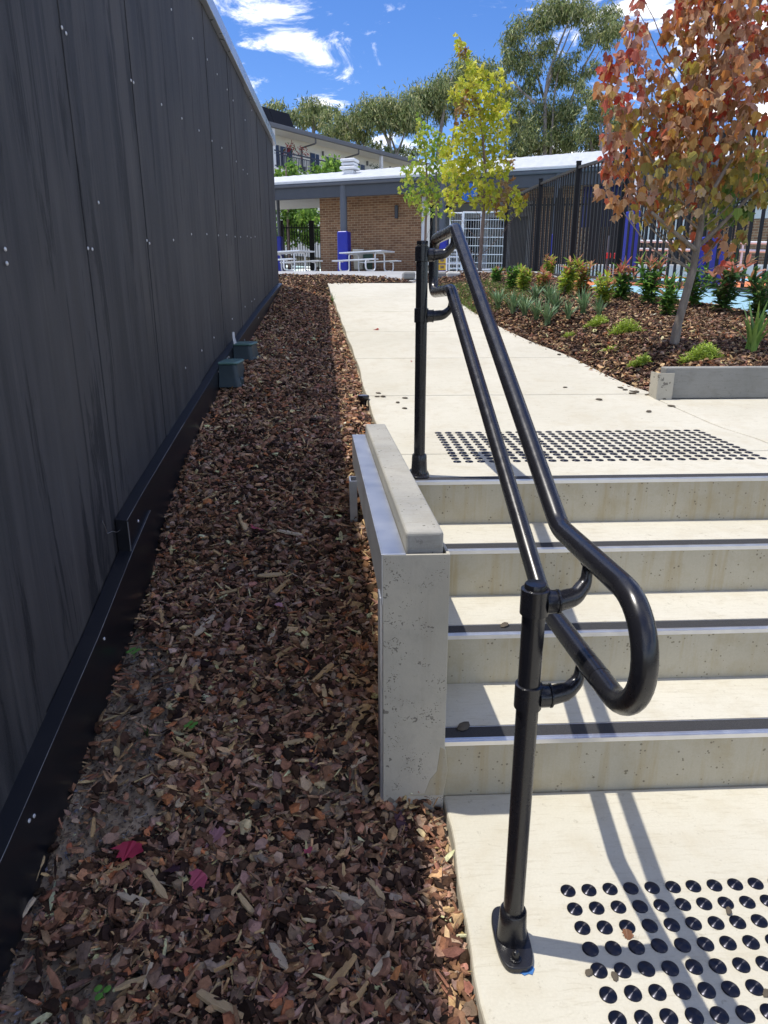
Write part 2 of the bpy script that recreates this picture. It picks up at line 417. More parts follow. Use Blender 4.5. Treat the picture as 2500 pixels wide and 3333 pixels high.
def m_bark(name, a, b, s=14):
    t = NT(name); v = t.coord(scale=(1, 1, .35)); n = t.noise(v, s, 6, .65); c = t.mix(t.ramp(n, [(.35, 0.), (.68, 1.)]), a, b)
    t.base(c); t.rough(.85); t.bump(n, .5, .01); return t.m
M['maple_bark'] = m_bark('maple_bark', (.15, .125, .10), (.29, .25, .205), 26)
M['brown_bark'] = m_bark('brown_bark', (.15, .10, .075), (.27, .20, .16), 14)
M['gum_bark'] = m_bark('gum_bark', (.22, .19, .17), (.45, .40, .36), 2)
# ------------------------------------------------------------------ ground heights
WALL_X = -0.88
WALL_SIDE = [(-3, -.45), (.9, -.26), (1.36, -.13), (1.59, -.05), (1.99, .065), (2.58, .235), (2.9, .42), (3.41, .60), (4.69, .865), (6.73, 1.18), (8.6, 1.51), (10, 1.66), (12, 1.86), (14, 2.02), (40, 3)]
def path_side_z(y):
    if y < 3.4: return interp(y, [(-3, -.10), (.5, -.05), (1.55, -.035), (1.62, .06), (2.0, .22), (2.5, .38), (3.0, .54), (3.4, .665)])
    return Zp(y) - .035
PATH_L = [(-3, .10), (3.0, .145), (3.63, .124), (3.84, .106), (4.35, .074), (5.15, .034), (6.17, -.046), (7.6, -.151), (9.83, -.314), (14, -.6)]
PATH_R = [(3.0, 2.6), (3.94, 2.6), (4.05, 1.9), (4.2, 1.84), (4.41, 1.75), (4.78, 1.69), (5.32, 1.62), (5.84, 1.47), (6.45, 1.36), (7.49, 1.235), (9, 1.16), (10.5, 1.12)]
def path_l(y): return interp(y, PATH_L)
def path_r(y): return interp(y, PATH_R)
def mulch_edge(y): return .235 if y < 1.6 else (.075 - .0437 * (y - 1.6) if y < 3.2 else path_l(y))
def bumps(x, y): return .012 * math.sin(5.1 * x + 3.3 * y + 1) * math.sin(4.3 * y - 2.2 * x) + .008 * math.sin(13 * x + 2) * math.sin(11 * y)
def Zl(x, y):
    """the mulch strip between the dark wall and the steps and path"""
    e = mulch_edge(y); t = (x - WALL_X) / max(.05, (e - WALL_X)); t = max(0., min(1., t)); s = t * t * (3 - 2 * t)
    return interp(y, WALL_SIDE) * (1 - s) + path_side_z(y) * s + bumps(x, y) * (1 - abs(2 * t - 1) ** 4) + .045 * math.exp(-((x + .70) / .16) ** 2 - ((y - 4.75) / .5) ** 2)
FENCE = [(4.0, 4.72), (5.4, 4.46), (7.2, 4.15), (8.2, 3.86), (9.5, 3.60), (11.3, 3.49), (13.5, 3.49), (16.4, 3.49)]      # y, x
FENCE_Z = [(3.5, 1.16), (5.0, 1.26), (7.2, 1.42), (8, 1.50), (9.5, 1.61), (11.3, 1.73), (13.5, 1.84), (16.4, 1.97), (30, 2.5)]
def fence_x(y): return interp(y, FENCE)
def fence_z(y): return interp(y, FENCE_Z)
def kerb_x(y): return fence_x(y) - interp(y, [(4, .62), (6.5, .55), (8, .75), (9.5, .62), (11, .45), (16, .3)])
def Zg(x, y):
    """the garden bed right of the path"""
    d = max(0., x - path_r(y)); t = min(1., d / .75); s = t * t * (3 - 2 * t)
    rise = interp(y, [(3.9, .165), (5, .165), (7, .16), (9, .10), (12, .02)])
    if y < 4.12: rise = .17; s = 1 if x > 1.86 else s
    z = Zp(y) - .02 + rise * s + bumps(x * .8 + 3, y * .7) * t
    return z

def grid(name, xs_of_y, ys, hf, nx, mat, kind='structure', sides=0):
    V = []; F = []
    for y in ys:
        a, b = xs_of_y(y)
        for i in range(nx + 1):
            x = a + (b - a) * i / nx; V.append((x, y, hf(x, y)))
    for j in range(len(ys) - 1):
        for i in range(nx):
            k = j * (nx + 1) + i; F.append((k, k + 1, k + nx + 2, k + nx + 1))
    me = bpy.data.meshes.new(name); me.from_pydata(V, [], F); me.polygons.foreach_set('use_smooth', [True] * len(F)); me.update()
    return tag(link(name, me, mat), kind=kind)

# the ground sheet that carries everything, out to the horizon
def Zt(x, y):
    if y < 12: return interp(y, [(-900, -3), (-20, -.7), (1.0, -.62), (3.0, -.1), (5, .45), (8, 1.0), (10, 1.42), (11.5, 1.70), (12, 1.78)])
    return Zp(y) - interp(y, [(12, .17), (13, .4), (24, .4), (27, .06)])
M['ground'] = m_soil('dry_ground', (.16, .14, .10), (.22, .19, .14), (.12, .12, .06))
ys = [-600, -200, -60, -20, -8, -3, -1] + [i * .5 for i in range(0, 60)] + [32, 36, 40, 50, 60, 80, 120, 200, 400, 900]
grid('ground', lambda y: (-900, 900), ys, Zt, 4, M['ground'])

# lower landing
def edge_wobble(y): return .238 + .004 * math.sin(9 * y + 1) + .003 * math.sin(23 * y)
lm = MB(); n = 60; ring = [(edge_wobble(-2 + 3.598 * i / n), -2 + 3.598 * i / n) for i in range(n + 1)] + [(3.2, 1.598), (3.2, -2)]
lm.prism(list(reversed(ring)), -.14, 0)
landing = tag(lm.build('lower_landing', M['path'], bevel=.008), 'pale trowelled concrete landing at the foot of the steps', kind='structure')

# upper path: concrete slabs with open joints between them
upath = empty('upper_path', (0.9, 2.5, .68)); tag(upath, 'pale concrete path climbing from the top of the steps', kind='structure')
joints = [2.60, 2.975, 4.20, 5.25, 6.35, 7.5, 8.7, 10.1]
def slab(y0, y1, x0f, x1f, name='slab'):
    m = MB(); ny = max(2, int((y1 - y0) / .12)); V = []; nx = 6
    for k in (0, 1):
        for j in range(ny + 1):
            y = y0 + (y1 - y0) * j / ny
            for i in range(nx + 1):
                a, b = x0f(y), x1f(y); x = a + (b - a) * i / nx
                V.append((x, y + (.035 * (x - .0) if y1 > 10 and j == ny else 0), Zp(y) - .12 * k))
    st = (ny + 1) * (nx + 1); F = []
    for j in range(ny):
        for i in range(nx):
            q = j * (nx + 1) + i; F.append((q, q + 1, q + nx + 2, q + nx + 1)); F.append((st + q + nx + 1, st + q + nx + 2, st + q + 1, st + q))
    for j in range(ny):
        q = j * (nx + 1); F.append((q + nx + 1, st + q + nx + 1, st + q, q)); q += nx; F.append((q, st + q, st + q + nx + 1, q + nx + 1))
    for i in range(nx):
        F.append((i, st + i, st + i + 1, i + 1)); q = ny * (nx + 1) + i; F.append((q + 1, st + q + 1, st + q, q))
    m.add(V, F); return m.build(name, M['path'], upath, bevel=.007)
g = .004
DJ = lambda y: interp(y, [(2.5, 1.90), (2.94, 1.925), (3.144, 1.99), (4.03, 1.847), (4.2, 1.83)])
pl = lambda y: path_l(y) + .004 * math.sin(8 * y)
slab(joints[0] - .08, joints[1] - g, lambda y: .20, lambda y: 2.9)
slab(joints[1] + g, joints[2] - g, lambda y: pl(y), lambda y: DJ(y) - g)
slab(joints[1] + g, 4.06, lambda y: DJ(y) + g, lambda y: 3.4)
for a, b in zip(joints[2:-1], joints[3:]): slab(a + g, b - (g if b < 10 else 0), pl, lambda y: path_r(y) + .05)

# ------------------------------------------------------------------ steps
R_, T_, Y0 = .17, .2967, 1.599
stairs = empty('concrete_steps', (1.4, Y0, 0), 'flight of four pale concrete steps with black nosing strips', 'steps')
for k in range(4):
    y = Y0 + k * T_; z1 = (k + 1) * R_; back = y + T_ + (.06 if k < 3 else -.27)
    m = MB(); m.box(((.16 + 2.9) / 2, (y + back) / 2, z1 / 2 - .05), (2.74, back - y, z1 + .1)); 
    st = m.build('step', M['riser'], stairs, bevel=.003)
    if k < 3:
        m = MB(); m.box(((.16 + 2.9) / 2, y + .07 + (T_ - .07) / 2 - .0008, z1 + .0025), (2.74, T_ - .0715, .005)); m.build('tread', M['path'], stairs)
    m = MB(); x0 = .225; 
    m.box(((x0 + 2.85) / 2, y + .0035, z1 - .0025), (2.85 - x0, .012, .013)); m.box(((x0 + 2.85) / 2, y + .010, z1 + .0035), (2.85 - x0, .008, .005)); m.box(((x0 + 2.85) / 2, y + .0645, z1 + .0030), (2.85 - x0, .0022, .0052))
    nz = m.build('nosing', M['alu'], stairs)
    m = MB(); m.box(((x0 + 2.845) / 2, y + .0387, z1 + .0030), (2.845 - x0, .0485, .0046)); m.build('grip_strip', M['grip'], nz)

# ------------------------------------------------------------------ retaining wall along the steps (skewed a little to the steps)
SK = -.0437
def sk(u, v, z): return (u + SK * (v - 1.6), v, z)        # u: offset across, v: along y
def skbox(m, u0, u1, v0, v1, z0, z1):
    return m.hexa([sk(u0, v0, z0), sk(u1, v0, z0), sk(u1, v1, z0), sk(u0, v1, z0), sk(u0, v0, z1), sk(u1, v0, z1), sk(u1, v1, z1), sk(u0, v1, z1)])
rw = empty('sleeper_retaining_wall', (.15, 1.6, 0), 'concrete sleeper wall in a galvanised steel post beside the steps', 'retaining wall')
for (z0, z1) in ((-.05, .185), (.187, .385), (.387, .583)):
    skbox(MB(), .125, .222, 1.605, 3.2, z0, z1).build('sleeper', M['riser'], rw, bevel=.006)
top = skbox(MB(), .126, .221, 1.595, 3.2, .586, .786).build('sleeper', M['sleeper'], rw, bevel=.009, seg=3)
tag(top, 'mottled grey and cream top sleeper standing above the steel post')
m = MB(); skbox(m, .066, .234, 1.572, 1.579, -.06, .735); skbox(m, .226, .234, 1.579, 1.66, -.06, .735)
post = m.build('end_post', M['slurry'], rw, bevel=.0015); tag(post, 'cement splashed end post face with dark spots')
skbox(MB(), .058, .0655, 1.574, 1.63, -.06, .62).build('post_flange', M['galv'], rw, bevel=.001)
m = MB(); skbox(m, .066, .124, 1.5725, 3.19, .729, .7375); skbox(m, .062, .0705, 1.5726, 3.19, .60, .7372); m.build('steel_angle', M['galv'], rw, bevel=.0015)
m = MB(); skbox(m, .112, .1245, 1.6, 3.19, .05, .7285); m.build('backing_plate', M['slurry'], rw)
m = MB(); skbox(m, .030, .060, 2.72, 2.728, .30, .63); skbox(m, .030, .036, 2.728, 2.80, .30, .63); skbox(m, .030, .060, 2.80, 2.808, .30, .63); m.build('rear_post', M['galv'], rw)
def blob_poly(cx, cz, rx, rz, n=18, seed=1):
    r = random.Random(seed); return [(cx + rx * math.cos(a) * (1 + r.uniform(-.22, .22)), cz + rz * math.sin(a) * (1 + r.uniform(-.22, .22))) for a in [2 * math.pi * i / n for i in range(n)]]
# patch of render at the foot of the post
m = MB(); P = [(.088, .02), (.235, .02), (.245, .10), (.238, .17), (.222, .178), (.214, .10), (.196, .075), (.182, .03)]
pts = [(x, 1.5755 - .004, z) for x, z in P]; pts2 = [(x, 1.5975, z) for x, z in P]; nn = len(P)
m.add(pts + pts2, [tuple(range(nn)), tuple(reversed(range(nn, 2 * nn)))] + [(i, nn + i, nn + (i + 1) % nn, (i + 1) % nn) for i in range(nn)])
m.build('render_patch', M['riser'], rw, bevel=.002)

# ------------------------------------------------------------------ handrail
RS = -.0467
def rp(y, z): return (.4385 + RS * (y - 1.13), y, z)         # rail plane
RT = .0212
hr = empty('handrail', (.33, 1.135, 0), 'black tubular double handrail on two posts beside the steps', 'handrail')
ku, kl = 1.335, 1.395
sl = .566
uh, lh = .879, .676
yu2 = 2.575; zu2 = uh + sl * (yu2 - ku); yl2 = 2.635; zl2 = lh + sl * (yl2 - kl)
RAIL = [rp(ku, uh), rp(yu2, zu2), rp(3.05, zu2 + .004), rp(3.05, zl2 - .004), rp(yl2, zl2), rp(kl, lh), rp(.925, lh), rp(.925, uh)]
rad = [.10, .065, .062, .062, .07, .10, .1012, .1012]
loop = fillet(RAIL, rad, 10, closed=True)
MB().tube(loop, RT, 28, closed=True).build('rail', M['powder'], hr)
def band(p, d, w=.032):
    d = Vector(d).normalized(); p = Vector(p); return MB().tube([p - d * w / 2, p + d * w / 2], RT + .0006, 28).build('joint_band', M['powder_dark'], hr)
band(rp(1.10, lh), (RS, 1, 0), .05); band(rp(2.71, zl2 - .001), (RS, 1, 0), .03)
def post_(x, y, z0, h, z_up, z_lo, yu, yl):
    p = MB(); p.lathe([(.0215, z0 + .01), (.0215, z0 + h - .018)], (x, y, 0), 28); po = p.build('post', M['powder'], hr)
    c = MB(); c.lathe([(.0205, 0), (.0205, .012), (.0190, .0145), (.001, .0155)], (x, y, z0 + h - .0165), 28); c.build('cap', M['powder_dark'], po)
    b = MB()
    # oval base plate, long way along the rail
    pl = []; L, Wd = .078, .038
    for i in range(32):
        a = 2 * math.pi * i / 32; cx = math.copysign(abs(math.cos(a)) ** .55, math.cos(a)) * Wd; cy = math.copysign(abs(math.sin(a)) ** .75, math.sin(a)) * L
        pl.append((x + cx, y + cy))
    b.prism(pl, z0 + .001, z0 + .014); bp = b.build('base_plate', M['powder'], hr, bevel=.003, seg=3)
    s = MB(); s.lathe([(.034, z0 + .013), (.0315, z0 + .022), (.0295, z0 + .06), (.0285, z0 + .083), (.0265, z0 + .0865), (.0225, z0 + .085)], (x, y, 0), 28); s.build('base_collar', M['powder'], bp)
    for sgn in (-1, 1):
        t = MB(); t.lathe([(.0125, .0132), (.0125, .0165), (.0085, .017), (.0085, .024), (.0075, .030), (.005, .0345), (.001, .036)], (x + .004 * sgn, y + .055 * sgn, z0), 16); t.build('bolt', M['powder_dark'], bp)
    for zc, zr, yy in ((z_up, zu_at(yu), yu), (z_lo, zl_at(yl), yl)):
        k = MB(); k.lathe([(.0222, zc - .026), (.0262, zc - .0245), (.0262, zc + .0245), (.0222, zc + .026)], (x, y, 0), 28)
        br = k.build('bracket', M['powder'], hr)
        rx = rp(yy, 0)[0]; tip = Vector((rx - .004, yy, zr - RT + .003)); st = Vector((x + .020, y, zc - .002))
        dx = rx - x
        pth = [st, st + Vector((.022, 0, 0)), Vector((x + dx * .72, y + (yy - y) * .35, zc + .002)), Vector((rx - .008, y + (yy - y) * .8, zc + (tip.z - zc) * .42)), tip]
        pth = fillet(pth, [0, .03, .035, .03, 0], 6); rr = [.0225 - .0125 * (i / (len(pth) - 1)) ** 1.1 for i in range(len(pth))]
        a = MB(); a.tube(pth, rr, 20); a.build('arm', M['powder'], br)
        a = MB(); a.lathe([(.0232, -.0015), (.0232, .0015)], (0, 0, 0), 24); a.v = [(x + .043 + z_, y + yv, zc - .002 + xv) for xv, yv, z_ in a.v]; a.build('arm_ring', M['powder_dark'], br)
        a = MB(); a.box((rx - .002, yy, zr - RT - .0015), (.016, .05, .005), M=Matrix.Rotation(math.atan(0), 3, 'X')); a.build('saddle', M['powder_dark'], br, bevel=.0015)
        for sg in (-1, 1): pass
    return po
def zu_at(y): return uh if y < ku else min(zu2, uh + sl * (y - ku))
def zl_at(y): return lh if y < kl else min(zl2, lh + sl * (y - kl))
post_(.3275, 1.133, 0, .843, .806, .609, 1.165, 1.155)
post_(.2555, 2.60, .68, .865, 1.498, 1.287, 2.58, 2.60)
# blue packer poking out from under the near base plate
m = MB(); P = [(.322, 1.062), (.336, 1.050), (.346, 1.0535), (.353, 1.0505), (.361, 1.064), (.350, 1.085), (.330, 1.083)]; m.prism(P, .0005, .0022)
M['blue_tape'] = mottled('blue_plastic', (.03, .13, .36), (.05, .18, .45), 60, .5)
tag(m.build('plastic_packer', M['blue_tape']), 'torn blue plastic packer under the front handrail base plate', 'packer')

# ------------------------------------------------------------------ tactile studs
def stud_mesh():
    m = MB(); m.lathe([(.0176, -.004), (.0176, .0004), (.0170, .0014), (.0163, .0020), (.0110, .0029), (.0055, .0037), (.0004, .0044)], (0, 0, 0), 24); me = m.mesh('tactile_stud', 60); me.materials.append(M['stud']); return me
SM = stud_mesh()
tp1 = empty('tactile_paving', (.9, 1.1, 0), 'field of black tactile studs on the landing below the steps', 'tactile paving')
for r in range(9):
    for c in range(17):
        x = .4905 + .0505 * c + .0007 * r; y = 1.2555 - .0506 * r
        if x > .70 + (y * .62) + .25: continue
        o = bpy.data.objects.new('stud', SM); COL.objects.link(o); o.location = (x + rng.normal(0, .0005), y + rng.normal(0, .0005), .001); o.rotation_euler.z = rng.uniform(0, 6); adopt(o, tp1)
tp2 = empty('tactile_paving', (1.1, 3.1, .69), 'field of black tactile studs on the path above the steps', 'tactile paving')
rest = MB(); cnt = 0
for r in range(12):
    for c in range(27):
        x = .441 + .0515 * c - .0012 * r; y = 2.83 + .0518 * r; z = Zp(y) + .001
        if cnt < 300:
            o = bpy.data.objects.new('stud', SM); COL.objects.link(o); o.location = (x, y, z); o.rotation_euler.x = .034; adopt(o, tp2); cnt += 1
        else: rest.lathe([(.0176, -.004), (.0168, .0014), (.0112, .0034), (.002, .0044)], (x, y, z), 14)
o = rest.build('far_studs', M['stud'], tp2); o['kind'] = 'stuff'

# ------------------------------------------------------------------ dark clad building on the left
db = empty('charcoal_building', (-2.5, 4, 0), 'long charcoal clad building wall with vertical streaks left of the mulch', 'building')
m = MB(); m.box((-3.45, 3.9, 1.2), (5.1, 9.7, 3.76)); m.build('wall_core', M['trim'], db)
seams = [-.9, .1, .95, 1.72, 2.485, 3.207, 4.06, 4.90, 5.72, 6.55, 7.36, 8.10, 8.76]
for i, (a, b) in enumerate(zip(seams[:-1], seams[1:])):
    m = MB(); off = .003 * ((i * 7) % 3); m.box((WALL_X - .010 + off / 2 - .0045, (a + b) / 2, 1.28), (.018 + off, b - a - .0032, 3.62)); m.build('cladding_sheet', M['cladding'], db, bevel=.0015)
m = MB()
m.hexa([(WALL_X - .3, -.95, 3.075), (WALL_X + .035, -.95, 3.075), (WALL_X + .035, 8.80, 3.075), (WALL_X - .3, 8.80, 3.075), (WALL_X - .3, -.95, 3.195), (WALL_X + .025, -.95, 3.185), (WALL_X + .025, 8.80, 3.185), (WALL_X - .3, 8.80, 3.195)])
m.build('capping', M['capping'], db, bevel=.004)
def trim(pts, zlow, out=.042):
    m = MB(); x0, x1 = WALL_X - .0, WALL_X + out; V = []; F = []
    for (y, z) in pts: V += [(x0, y, z + .006), (x1, y, z), (x1, y, zlow(y)), (x0, y, zlow(y))]
    n = len(pts)
    for i in range(n - 1):
        b = i * 4; F += [(b, b + 1, b + 5, b + 4), (b + 1, b + 2, b + 6, b + 5)]
    F += [(3, 2, 1, 0), ((n - 1) * 4, (n - 1) * 4 + 1, (n - 1) * 4 + 2, (n - 1) * 4 + 3)]
    m.add(V, F); return m.build('base_flashing', M['trim'], db, bevel=.0012)
M['grey_edge'] = mottled('worn_edge', (.10, .10, .11), (.34, .34, .35), 9, .4, .3, 0)
def edge_line(pts, out):
    MB().tube([(WALL_X + out, y, z + .001) for y, z in pts], .0010, 6).build('flashing_edge', M['grey_edge'], db)
zl = lambda y: interp(y, WALL_SIDE) - .18
edge_line([(-.9, -.30), (.7, -.06), (1.351, .107), (1.741, .222), (2.017, .303), (2.432, .447), (2.69, .526)], .050)
edge_line([(2.426, .566), (2.651, .616), (3.4, .765)], .042)
trim([(-.9, -.30), (.7, -.06), (1.351, .107), (1.741, .222), (2.017, .303), (2.432, .447), (2.69, .526)], zl, .050)
trim([(2.426, .566), (2.651, .616), (3.4, .765), (4.524, .977), (5.219, 1.073), (6.6, 1.285), (8.052, 1.486), (8.77, 1.57)], zl)
for a, b in [((2.428, .56), (2.4275, .40))]:
    m = MB(); m.box((WALL_X + .0425, 2.4295, .50), (.004, .004, .12)); m.build('flashing_end', M['galv'], db)
M['screw'] = mottled('screw_head', (.55, .56, .58), (.70, .70, .72), 80, .4, .3, 0)
smesh = MB().lathe([(.0056, 0), (.0056, .0018), (.0042, .003), (.001, .0035)], (0, 0, 0), 10).mesh('screw', 50); smesh.materials.append(M['screw'])
SCR = [(30, 1495), (40, 1580), (370, 165), (395, 200), (527, 1490), (553, 1495), (785, 482), (800, 495), (880, 1443), (896, 1460), (968, 627), (1027, 57), (1040, 1440), (1090, 710), (1148, 1405), (1155, 230), (1193, 783), (1240, 1405), (1243, 357), (1271, 845), (1302, 445), (1310, 1412), (1330, 887), (1360, 1410), (1362, 537), (1398, 603), (1410, 1420), (1417, 969), (1443, 1422), (1458, 1018), (1483, 1418), (1484, 1043), (1505, 1425), (1530, 1420), (1510, 662), (1470, 720), (1283, 2025), (1210, 2103), (1112, 2207), (1393, 1913), (590, 1215), (1470, 1840), (1510, 1808), (1527, 1795)]
for (a, b) in SCR:
    d = ray(a * .5425, b * .5425); p = EYE + d * ((WALL_X + .0005) / d.x)
    o = bpy.data.objects.new('screw', smesh); COL.objects.link(o); o.location = p; o.rotation_euler = (0, math.pi / 2, 0); adopt(o, db)
for (a, b) in [(395, 280), (376, 706), (980 * 1.0, 1535)]:
    pass
for y, z in [(1.45, .085), (1.475, .078), (2.06, .275), (2.55, .525), (2.62, .43), (4.36, .925), (4.40, .915), (4.7, .98), (4.76, .985), (5.5, 1.06), (6.4, 1.21)]:
    o = bpy.data.objects.new('screw', smesh); COL.objects.link(o); o.location = (WALL_X + (.050 if y < 2.5 else .042), y, z); o.rotation_euler = (0, math.pi / 2, 0); adopt(o, db)
# loose bent wire against the wall
def wp(a, b): d = ray(a * .3165, 1600 + b * .3165); return EYE + d * ((WALL_X + .012) / d.x)
m = MB(); m.tube([wp(1055, 303), wp(1105, 432), wp(1155, 408), wp(1200, 418), wp(1255, 385)], .0014, 6)
tag(m.build('loose_wire', M['alu']), 'thin bent wire hanging off the charcoal wall above its base', 'wire')

# green boxes at the wall foot
M['box_lid'] = mottled('green_lid', (.075, .15, .135), (.10, .19, .165), 8, .45, 0, .05, 60)
M['box_body'] = mottled('dark_green_body', (.018, .034, .042), (.028, .048, .056), 8, .5, 0, .05, 60)
M['white_scuff'] = mottled('white_smear', (.5, .5, .5), (.65, .65, .65), 40, .7)
def bait(y, z, label, w=.20, dp=.26):
    t = empty('bait_station', (-.74, y, z - .18), label, 'bait station', 'green boxes at the foot of the charcoal wall')
    x0 = WALL_X + .045; x1 = x0 + w
    def ring(gx, gy, zz, r=.03):
        pts = []
        for cx, cy, a0 in ((x1 - gx - r, y - dp / 2 + gy + r, -90), (x1 - gx - r, y + dp / 2 - gy - r, 0)):
            for k in range(7): a = math.radians(a0 + 15 * k); pts.append((cx + r * math.cos(a), cy + r * math.sin(a), zz))
        return pts + [(x0, y + dp / 2 - gy, zz), (x0, y - dp / 2 + gy, zz)]
    n = 16
    def loft(rings, name, mt):
        m = MB(); V = sum(rings, []); F = [tuple(reversed(range(n))), tuple(range((len(rings) - 1) * n, len(rings) * n))]
        for i in range(len(rings) - 1):
            for k in range(n): F.append((i * n + k, i * n + (k + 1) % n, (i + 1) * n + (k + 1) % n, (i + 1) * n + k))
        m.add(V, F); return m.build(name, mt, t, bevel=.003)
    loft([ring(-.02, -.02, z - .15), ring(-.004, -.004, z - .09), ring(.008, .008, z - .012)], 'body', M['box_body'])
    loft([ring(0, 0, z - .012), ring(-.003, -.003, z - .004), ring(.006, .006, z + .004)], 'lid', M['box_lid'])
    for s in (-1, 1):
        m = MB(); m.box((x1 + .008, y + s * dp * .33, z - .125), (.03, .06, .06)); m.build('foot', M['box_body'], t, bevel=.012)
bait(4.50, .980, 'nearer dark green lidded box at the foot of the charcoal wall', .12, .30)
bait(5.08, 1.062, 'farther dark green lidded box at the foot of the charcoal wall', .135, .30)
# white tie strands hanging from the flashing over the farther box
for i, (dx, dy) in enumerate([(0, 0), (.006, .03), (-.004, -.028)]): pass
m = MB()
for dy in (0, .022, -.02): m.tube([(WALL_X + .046, 4.98 + dy, 1.14), (WALL_X + .05, 4.96 + dy * 1.5, 1.10), (WALL_X + .06, 4.95 + dy * 2, 1.062)], .005, 6)
tag(m.build('white_sealant_run', M['white_scuff']), 'white sealant runs above the farther green box', 'sealant')

# spike light at the path edge
p = drop(1183, 1318, lambda x, y: Zp(y) - .03)
t = empty('garden_light', p, 'small black round spike light in mulch beside the path edge', 'garden light')
m = MB(); m.lathe([(.016, -.03), (.020, .02), (.034, .034), (.036, .05), (.033, .056), (.030, .0565)], tuple(p), 20); m.build('housing', M['powder_dark'], t)
M['lens'] = mottled('grey_lens', (.10, .10, .11), (.16, .16, .18), 50, .2)
m = MB(); m.lathe([(.030, .0566), (.024, .0585), (.001, .060)], tuple(p), 20); m.build('lens', M['lens'], t)
# ------------------------------------------------------------------ left mulch strip
YS = [i * .06 for i in range(-12, 146)]
grid('mulch_soil', lambda y: (WALL_X - .01, mulch_edge(y) + .03 + (.02 if y > 3.3 else 0) + (.03 if 1.62 < y < 3.2 else 0)), YS, lambda x, y: Zl(x, y) - .022, 26, M['soil'])
FAR_M = [(8.7, -.2), (10.0, -.33), (10.14, -.36), (10.16, 1.1), (10.42, .98), (10.8, .67), (11.1, .5), (11.45, .1), (11.62, -.7), (11.75, -3)]
def far_edge(y): return path_l(y) if y < 9.86 else interp(y, [(9.86, -.30), (9.95, .0), (10.42, .98), (10.8, .67), (11.1, .5), (11.45, .1), (11.62, -.7), (11.75, -2.6)])
def Zm(x, y): 
    w = max(0., min(1., (x - WALL_X) / .6)); a = interp(y, WALL_SIDE)
    z = a * (1 - w) + (Zp(y) - .03) * w
    if y > 9.5: k = min(1., (y - 9.5) / .9); z = z * (1 - k) + (Zp(y) + .0) * k
    return z + .5 * bumps(x, y)
grid('mulch_soil', lambda y: (-5, far_edge(y) + .02), [8.62 + i * .08 for i in range(40)], lambda x, y: Zm(x, y) - .012, 20, M['dark_soil'])

CHIP_K = 7
def chips(name, P, base_len, label, pale=.10, dark=1.0, tilt=.46, light=1.0):
    """P: Nx3 points on the ground"""
    N = len(P); a = np.linspace(0, 2 * np.pi, CHIP_K, endpoint=False)
    kind = rng.random(N); sl = kind < .42
    L = base_len * rng.lognormal(-.1, .5, N); L = np.minimum(L, base_len * 1.7); L[sl] *= 1.8
    Wd = L * rng.uniform(.45, .85, N); Wd[sl] = L[sl] * rng.uniform(.07, .22, int(sl.sum()))
    Th = np.minimum(L, Wd) * rng.uniform(.18, .45, N)
    rad = 1 + rng.uniform(-.42, .30, (N, CHIP_K)); rad2 = rad * rng.uniform(.82, 1.06, (N, CHIP_K))
    top = np.stack([np.cos(a)[None] * rad * .5, np.sin(a)[None] * rad * .5, rng.uniform(.2, .75, (N, CHIP_K))], -1)
    bot = np.stack([np.cos(a)[None] * rad2 * .5, np.sin(a)[None] * rad2 * .5, -rng.uniform(.3, .6, (N, CHIP_K))], -1)
    ctr = np.stack([rng.uniform(-.1, .1, N), rng.uniform(-.1, .1, N), rng.uniform(.45, 1.0, N)], -1)[:, None, :]
    T = np.concatenate([top, bot, ctr], 1)
    F = [(i, (i + 1) % CHIP_K, 2 * CHIP_K) for i in range(CHIP_K)] + [(CHIP_K + i, CHIP_K + (i + 1) % CHIP_K, (i + 1) % CHIP_K, i) for i in range(CHIP_K)]
    R = rot_zyx(rng.uniform(0, 2 * np.pi, N), rng.normal(0, tilt, N), rng.normal(0, tilt, N))
    pal = np.array([(.115, .064, .042), (.080, .046, .032), (.155, .094, .066), (.185, .130, .104), (.205, .088, .045), (.045, .028, .022), (.23, .175, .145), (.130, .072, .054), (.36, .25, .15), (.48, .36, .22)])
    pr = np.array([.18, .19, .15, .15, .045, .19, .09, .10 - pale * .2, .0 + pale * .55, pale * .45]); pr = np.clip(pr, 0, None); pr /= pr.sum()
    ci = rng.choice(len(pal), N, p=pr); ci[sl & (rng.random(N) < .24)] = 8; ci[sl & (rng.random(N) < .10)] = 9
    col = pal[ci] * np.array([1.06, .955, .835]) * rng.lognormal(0, .26, (N, 1)) * np.where(np.isin(ci, (8, 9)), min(light, 1.55), np.where(np.isin(ci, (3, 6)), min(light, 1.9), np.where(np.isin(ci, (1, 5)), light * .42, light)))[:, None] * (1 + rng.normal(0, .05, (N, 3)))
    pos = np.array(P); pos[:, 2] += Th * .3 + rng.uniform(-.004, .012, N)
    me = scatter(name, T, F, pos, R, np.stack([L, Wd, Th], -1), np.clip(col, .005, .8))
    o = link(name, me, M['chip']); tag(o, label, 'mulch', kind='stuff'); return o
def sample(n, y0, y1, xa, xb, hf, keep=None):
    out = []
    while len(out) < n:
        y = y0 + (y1 - y0) * rng.random(); a, b = xa(y), xb(y)
        amax = 1.35 if y1 < 9.9 else 6
        x = a + (b - a) * rng.random()
        if rng.random() > (b - a) / amax: continue
        if keep is not None and rng.random() > keep(x, y): continue
        out.append((x, y, hf(x, y)))
    return np.array(out)
def bare(x, y):
    d = x - WALL_X
    if y < 2.35:
        b = .5 + .5 * math.sin(7 * y + 3 * x); k = interp(y, [(.9, .34), (1.18, .30), (1.3, .06), (1.45, .08), (1.6, .30), (1.85, .38), (2.1, .22), (2.35, .04)])
        if d < k * (.8 + .6 * b): return .15
    if 3.3 < y < 3.75 and .12 < d < .34: return .55
    return 1.0
